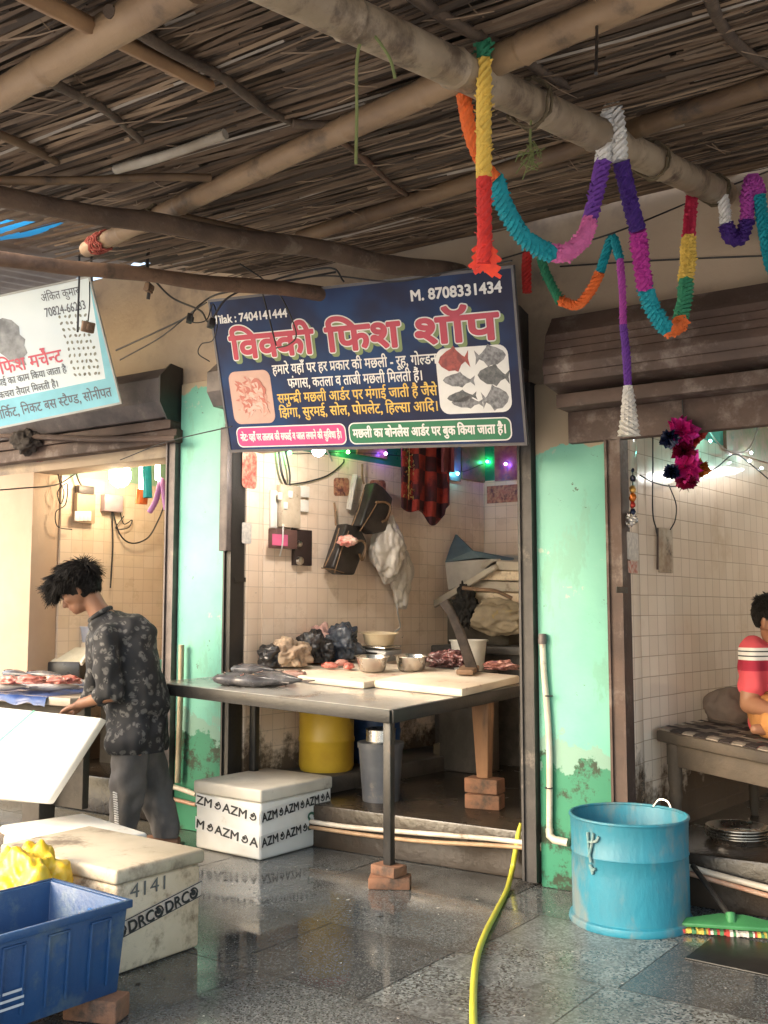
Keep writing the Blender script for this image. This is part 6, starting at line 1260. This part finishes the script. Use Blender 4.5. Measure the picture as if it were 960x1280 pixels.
# white lettering strip and chest-height mark on the near trouser leg
mb=MB(); dg=(CAM-kL).normalized()
from mathutils.bvhtree import BVHTree
bv=BVHTree.FromPolygons([v.co for v in tr.data.vertices],[tuple(p.vertices) for p in tr.data.polygons])
def onleg(px,py):
    h=bv.ray_cast(CAM,ray(px,py).normalized()); return h[0]+h[1]*.003 if h[0] is not None else None
def legstroke(mb,pl,w_):
    q=[onleg(x,y) for x,y in pl]
    for a,b_ in zip(q,q[1:]):
        if a is None or b_ is None or (a-b_).length>.12: continue
        s=(b_-a).normalized().cross(dg).normalized()*w_; mb.add([a-s,b_-s,b_+s,a+s],[(0,1,2,3)])
random.seed(2)
for k in range(17):
    y=990+k*2.9; x=143+.16*k; legstroke(mb,[(x-1.5,y),(x+1.4,y+.6),(x+3.8,y+1.2+random.random()*1.5)],.0035)
legstroke(mb,[(139,936),(143,943),(146,936)],.005); legstroke(mb,[(143,943),(147,943)],.004)
mb.build('leg_print',mat('white_print_cloth',(.5,.49,.48),.8,bump=0),man,smooth=False)
M_sand=mat('dark_sandal',(.02,.018,.016),.5)
mb=MB()
for a in(aL,aR): mb.box(V((a.x,a.y,.008))+FD*.05,(.29,.10,.014),RZ(math.atan2(FD.y,FD.x)))
mb.build('sandals',M_sand,man,bevel=.005)
# --- seated man on the cot
D2=(cotp(.62,.35)-CAM).dot(FW)
def K2(x,y,dd=0): return at(x,y,D2+dd)
sm=thing('person','seated man in a red striped tee shirt on the cot at the right edge','person',cotp(.75,.4))
h2=K2(972,777,.02); nk=K2(975,808,.03); ch=K2(983,840,.06); wa=K2(984,905,.08); 
shl=K2(943,817,.02); shr=K2(1021,817,.10); el=K2(937,880,-.05); wl=K2(982,893,-.30); er=K2(1025,877,.02); wr=K2(994,895,-.16)
hp1=K2(969,913,.05); hp2=K2(1001,913,.08); kn1=K2(976,905,-.22); kn2=K2(1044,905,-.05); ft1=K2(1014,920,-.20); ft2=K2(974,919,-.20)
zc=cotp(.7,.3).z
for p in(hp1,hp2): p.z=zc+.10
kn1.z=zc+.085; kn2.z=zc+.08; ft1.z=zc+.05; ft2.z=zc+.05
f2=(RT*.55-FW*.8+V((0,0,-.12))).normalized(); u2=V((0,0,1)); u2=(u2-f2*u2.dot(f2)).normalized(); r2=f2.cross(u2).normalized()
def h3(x,y,z): return h2+r2*x+f2*y+u2*z
caps=[ell(h3(0,-.015,.02),.092),ell(h3(0,.015,-.01),.082),ell(h3(0,.04,-.07),.052),ell(h3(0,.06,-.09),.03),(h3(0,.088,.0),.012,h3(0,.106,-.034),.016),ell(h3(.017,.08,-.066),.012),ell(h3(-.017,.08,-.066),.012),ell(h3(.042,.06,-.022),.03),ell(h3(-.042,.06,-.022),.03),
 (h3(.088,-.01,.01),.016,h3(.084,-.01,-.03),.011),(h3(-.088,-.01,.01),.016,h3(-.084,-.01,-.03),.011),(h3(0,-.02,-.06),.055,nk,.056),(nk,.06,ch,.11),(ch,.14,wa,.15),(ch,.10,shl,.062),(ch,.10,shr,.062),
 (shl,.060,el,.047),(el,.046,wl,.029),(shr,.06,er,.047),(er,.046,wr,.029),(wa,.15,hp1,.11),(wa,.15,hp2,.11),(hp1,.105,kn1,.072),(kn1,.066,ft1,.042),(hp2,.105,kn2,.072),(kn2,.066,ft2,.042),(ft1,.036,ft1+RT*.13,.024),(ft2,.036,ft2-RT*.11,.024)]
caps+=hand(wl,wl+(wl-el).normalized()*.1,V((0,0,-1)),FW); caps+=hand(wr,wr+(wr-er).normalized()*.1,V((0,0,-1)),-FW)
grow(caps,.008,3,'body',M_skin,sm)
for s in(-1,1): MB().blob(h3(s*.034,.082,-.006),(.012,.012,.009),amp=0,sub=2).build('eye',M_eye,sm)
mb=MB(); [mb.tube([h3(s*.016,.092,.020),h3(s*.036,.088,.026),h3(s*.052,.074,.02)],[.004,.005,.002],6) for s in(-1,1)]; mb.build('eyebrows',M_hair,sm)
hairmesh(h3(0,-.015,.028),(.098,.108,.098),f2,u2,'hair',sm,4500,.04,17,.35,.6)
m,t,b=newmat('red_striped_jersey'); zz=nd(t,'ShaderNodeSeparateXYZ',{0:nd(t,'ShaderNodeTexCoord').outputs['Object']}).outputs[2]
def zpx(y): return K2(938,y,0).z
cr=nd(t,'ShaderNodeValToRGB'); za,zb=zpx(925),zpx(790); nmz=nd(t,'ShaderNodeMapRange',{0:zz,1:za,2:zb}); t.links.new(nmz.outputs[0],cr.inputs[0]); t.links.new(cr.outputs[0],b.inputs['Base Color']); b.inputs['Roughness'].default_value=.85
ra=cr.color_ramp; ra.interpolation='CONSTANT'; red=(.55,.07,.09,1); dred=(.32,.015,.04,1); wh=(.68,.66,.62,1); bk=(.03,.03,.035,1)
stops=[(925,red),(900,dred),(893,red),(856,red),(838,dred),(825,wh),(821,bk),(819.5,wh),(815,bk),(813.5,wh),(810,red)]
stops=[(max(0,(zpx(y)-za)/(zb-za)),c) for y,c in stops]
ra.elements[0].position=0; ra.elements[0].color=stops[0][1]; ra.elements[1].position=stops[1][0]; ra.elements[1].color=stops[1][1]
for p,c in stops[2:]: e=ra.elements.new(p); e.color=c
tc2=[(nk+V((0,0,-.035)),.075,ch,.14),(ch,.165,wa,.178),(wa,.178,wa+V((0,0,-.06)),.175),(ch,.13,shl,.074),(ch,.13,shr,.074),(shl,.076,shl.lerp(el,.62),.066),(shr,.076,shr.lerp(er,.62),.066)]
grow(tc2,.011,4,'tee_shirt',m,sm,[],.020,9,5)
pc2=[(wa,.168,hp1,.13),(wa,.168,hp2,.13),(hp1,.13,kn1,.095),(kn1,.092,kn1.lerp(ft1,.8),.066),(hp2,.13,kn2,.095),(kn2,.092,kn2.lerp(ft2,.8),.066)]
grow(pc2,.011,4,'trousers',mat('ochre_trousers',(.42,.19,.055),.85,(.34,.15,.045),8,bump=.15),sm,[],.024,8,8)
# ================================================================== repeats
GROUPS={'bamboo_pole':'bamboo poles under the thatch','roof_beam':'dark beams under the thatch','branch':'branches tied under the thatch','rope_binding':'rope bindings on the poles','fairy_light':'fairy lights in the shops',
'fish':'fish laid out for sale','fish_piece':'pieces of cut fish','brick':'bricks used as supports','cable':'loose cables along the shops','hanging_block':'small blocks dangling on cords','paper_garland':'paper garlands','foam_box':'foam fish boxes',
'foam_slab':'foam slabs','foam_sheet':'sheets of the foam stack','water_pipe':'water pipes along the step','shop_sign':'signs hung over the shops','green_pillar':'green pillars between the shops','shutter_housing':'rolled shutter boxes','tiled_wall':'tiled side walls of the shops',
'tiled_back_wall':'tiled back walls of the shops','door_jamb':'door jambs of the shops','plastic_bag':'plastic bags','steel_bowl':'steel bowls on the foam slab','plastic_bowl':'plastic bowls','carrier_bag':'carrier bags on the wall','hand_bag':'black hand bags on the wall',
'wall_poster':'posters high on the walls','deity_sticker':'small pictures stuck on the tiles','socket':'white sockets','steel_pan':'pans of the stack under the cot','tube_lamp':'small upright lamps of the left shop','light_bulb':'glowing bulbs','plastic_drum':'plastic drums under the table',
'dry_vine':'dry vines on the thick bamboo','hanging_cord':'dark hanging cords','dangling_cord':'dark hanging cords','payment_card':'payment cards on the jambs','person':'people at the stalls'}
for o in list(scene.objects):
    if o.parent is None and 'label' in o:
        g=GROUPS.get(o.name.split('.')[0])
        if g and 'group' not in o: o['group']=g
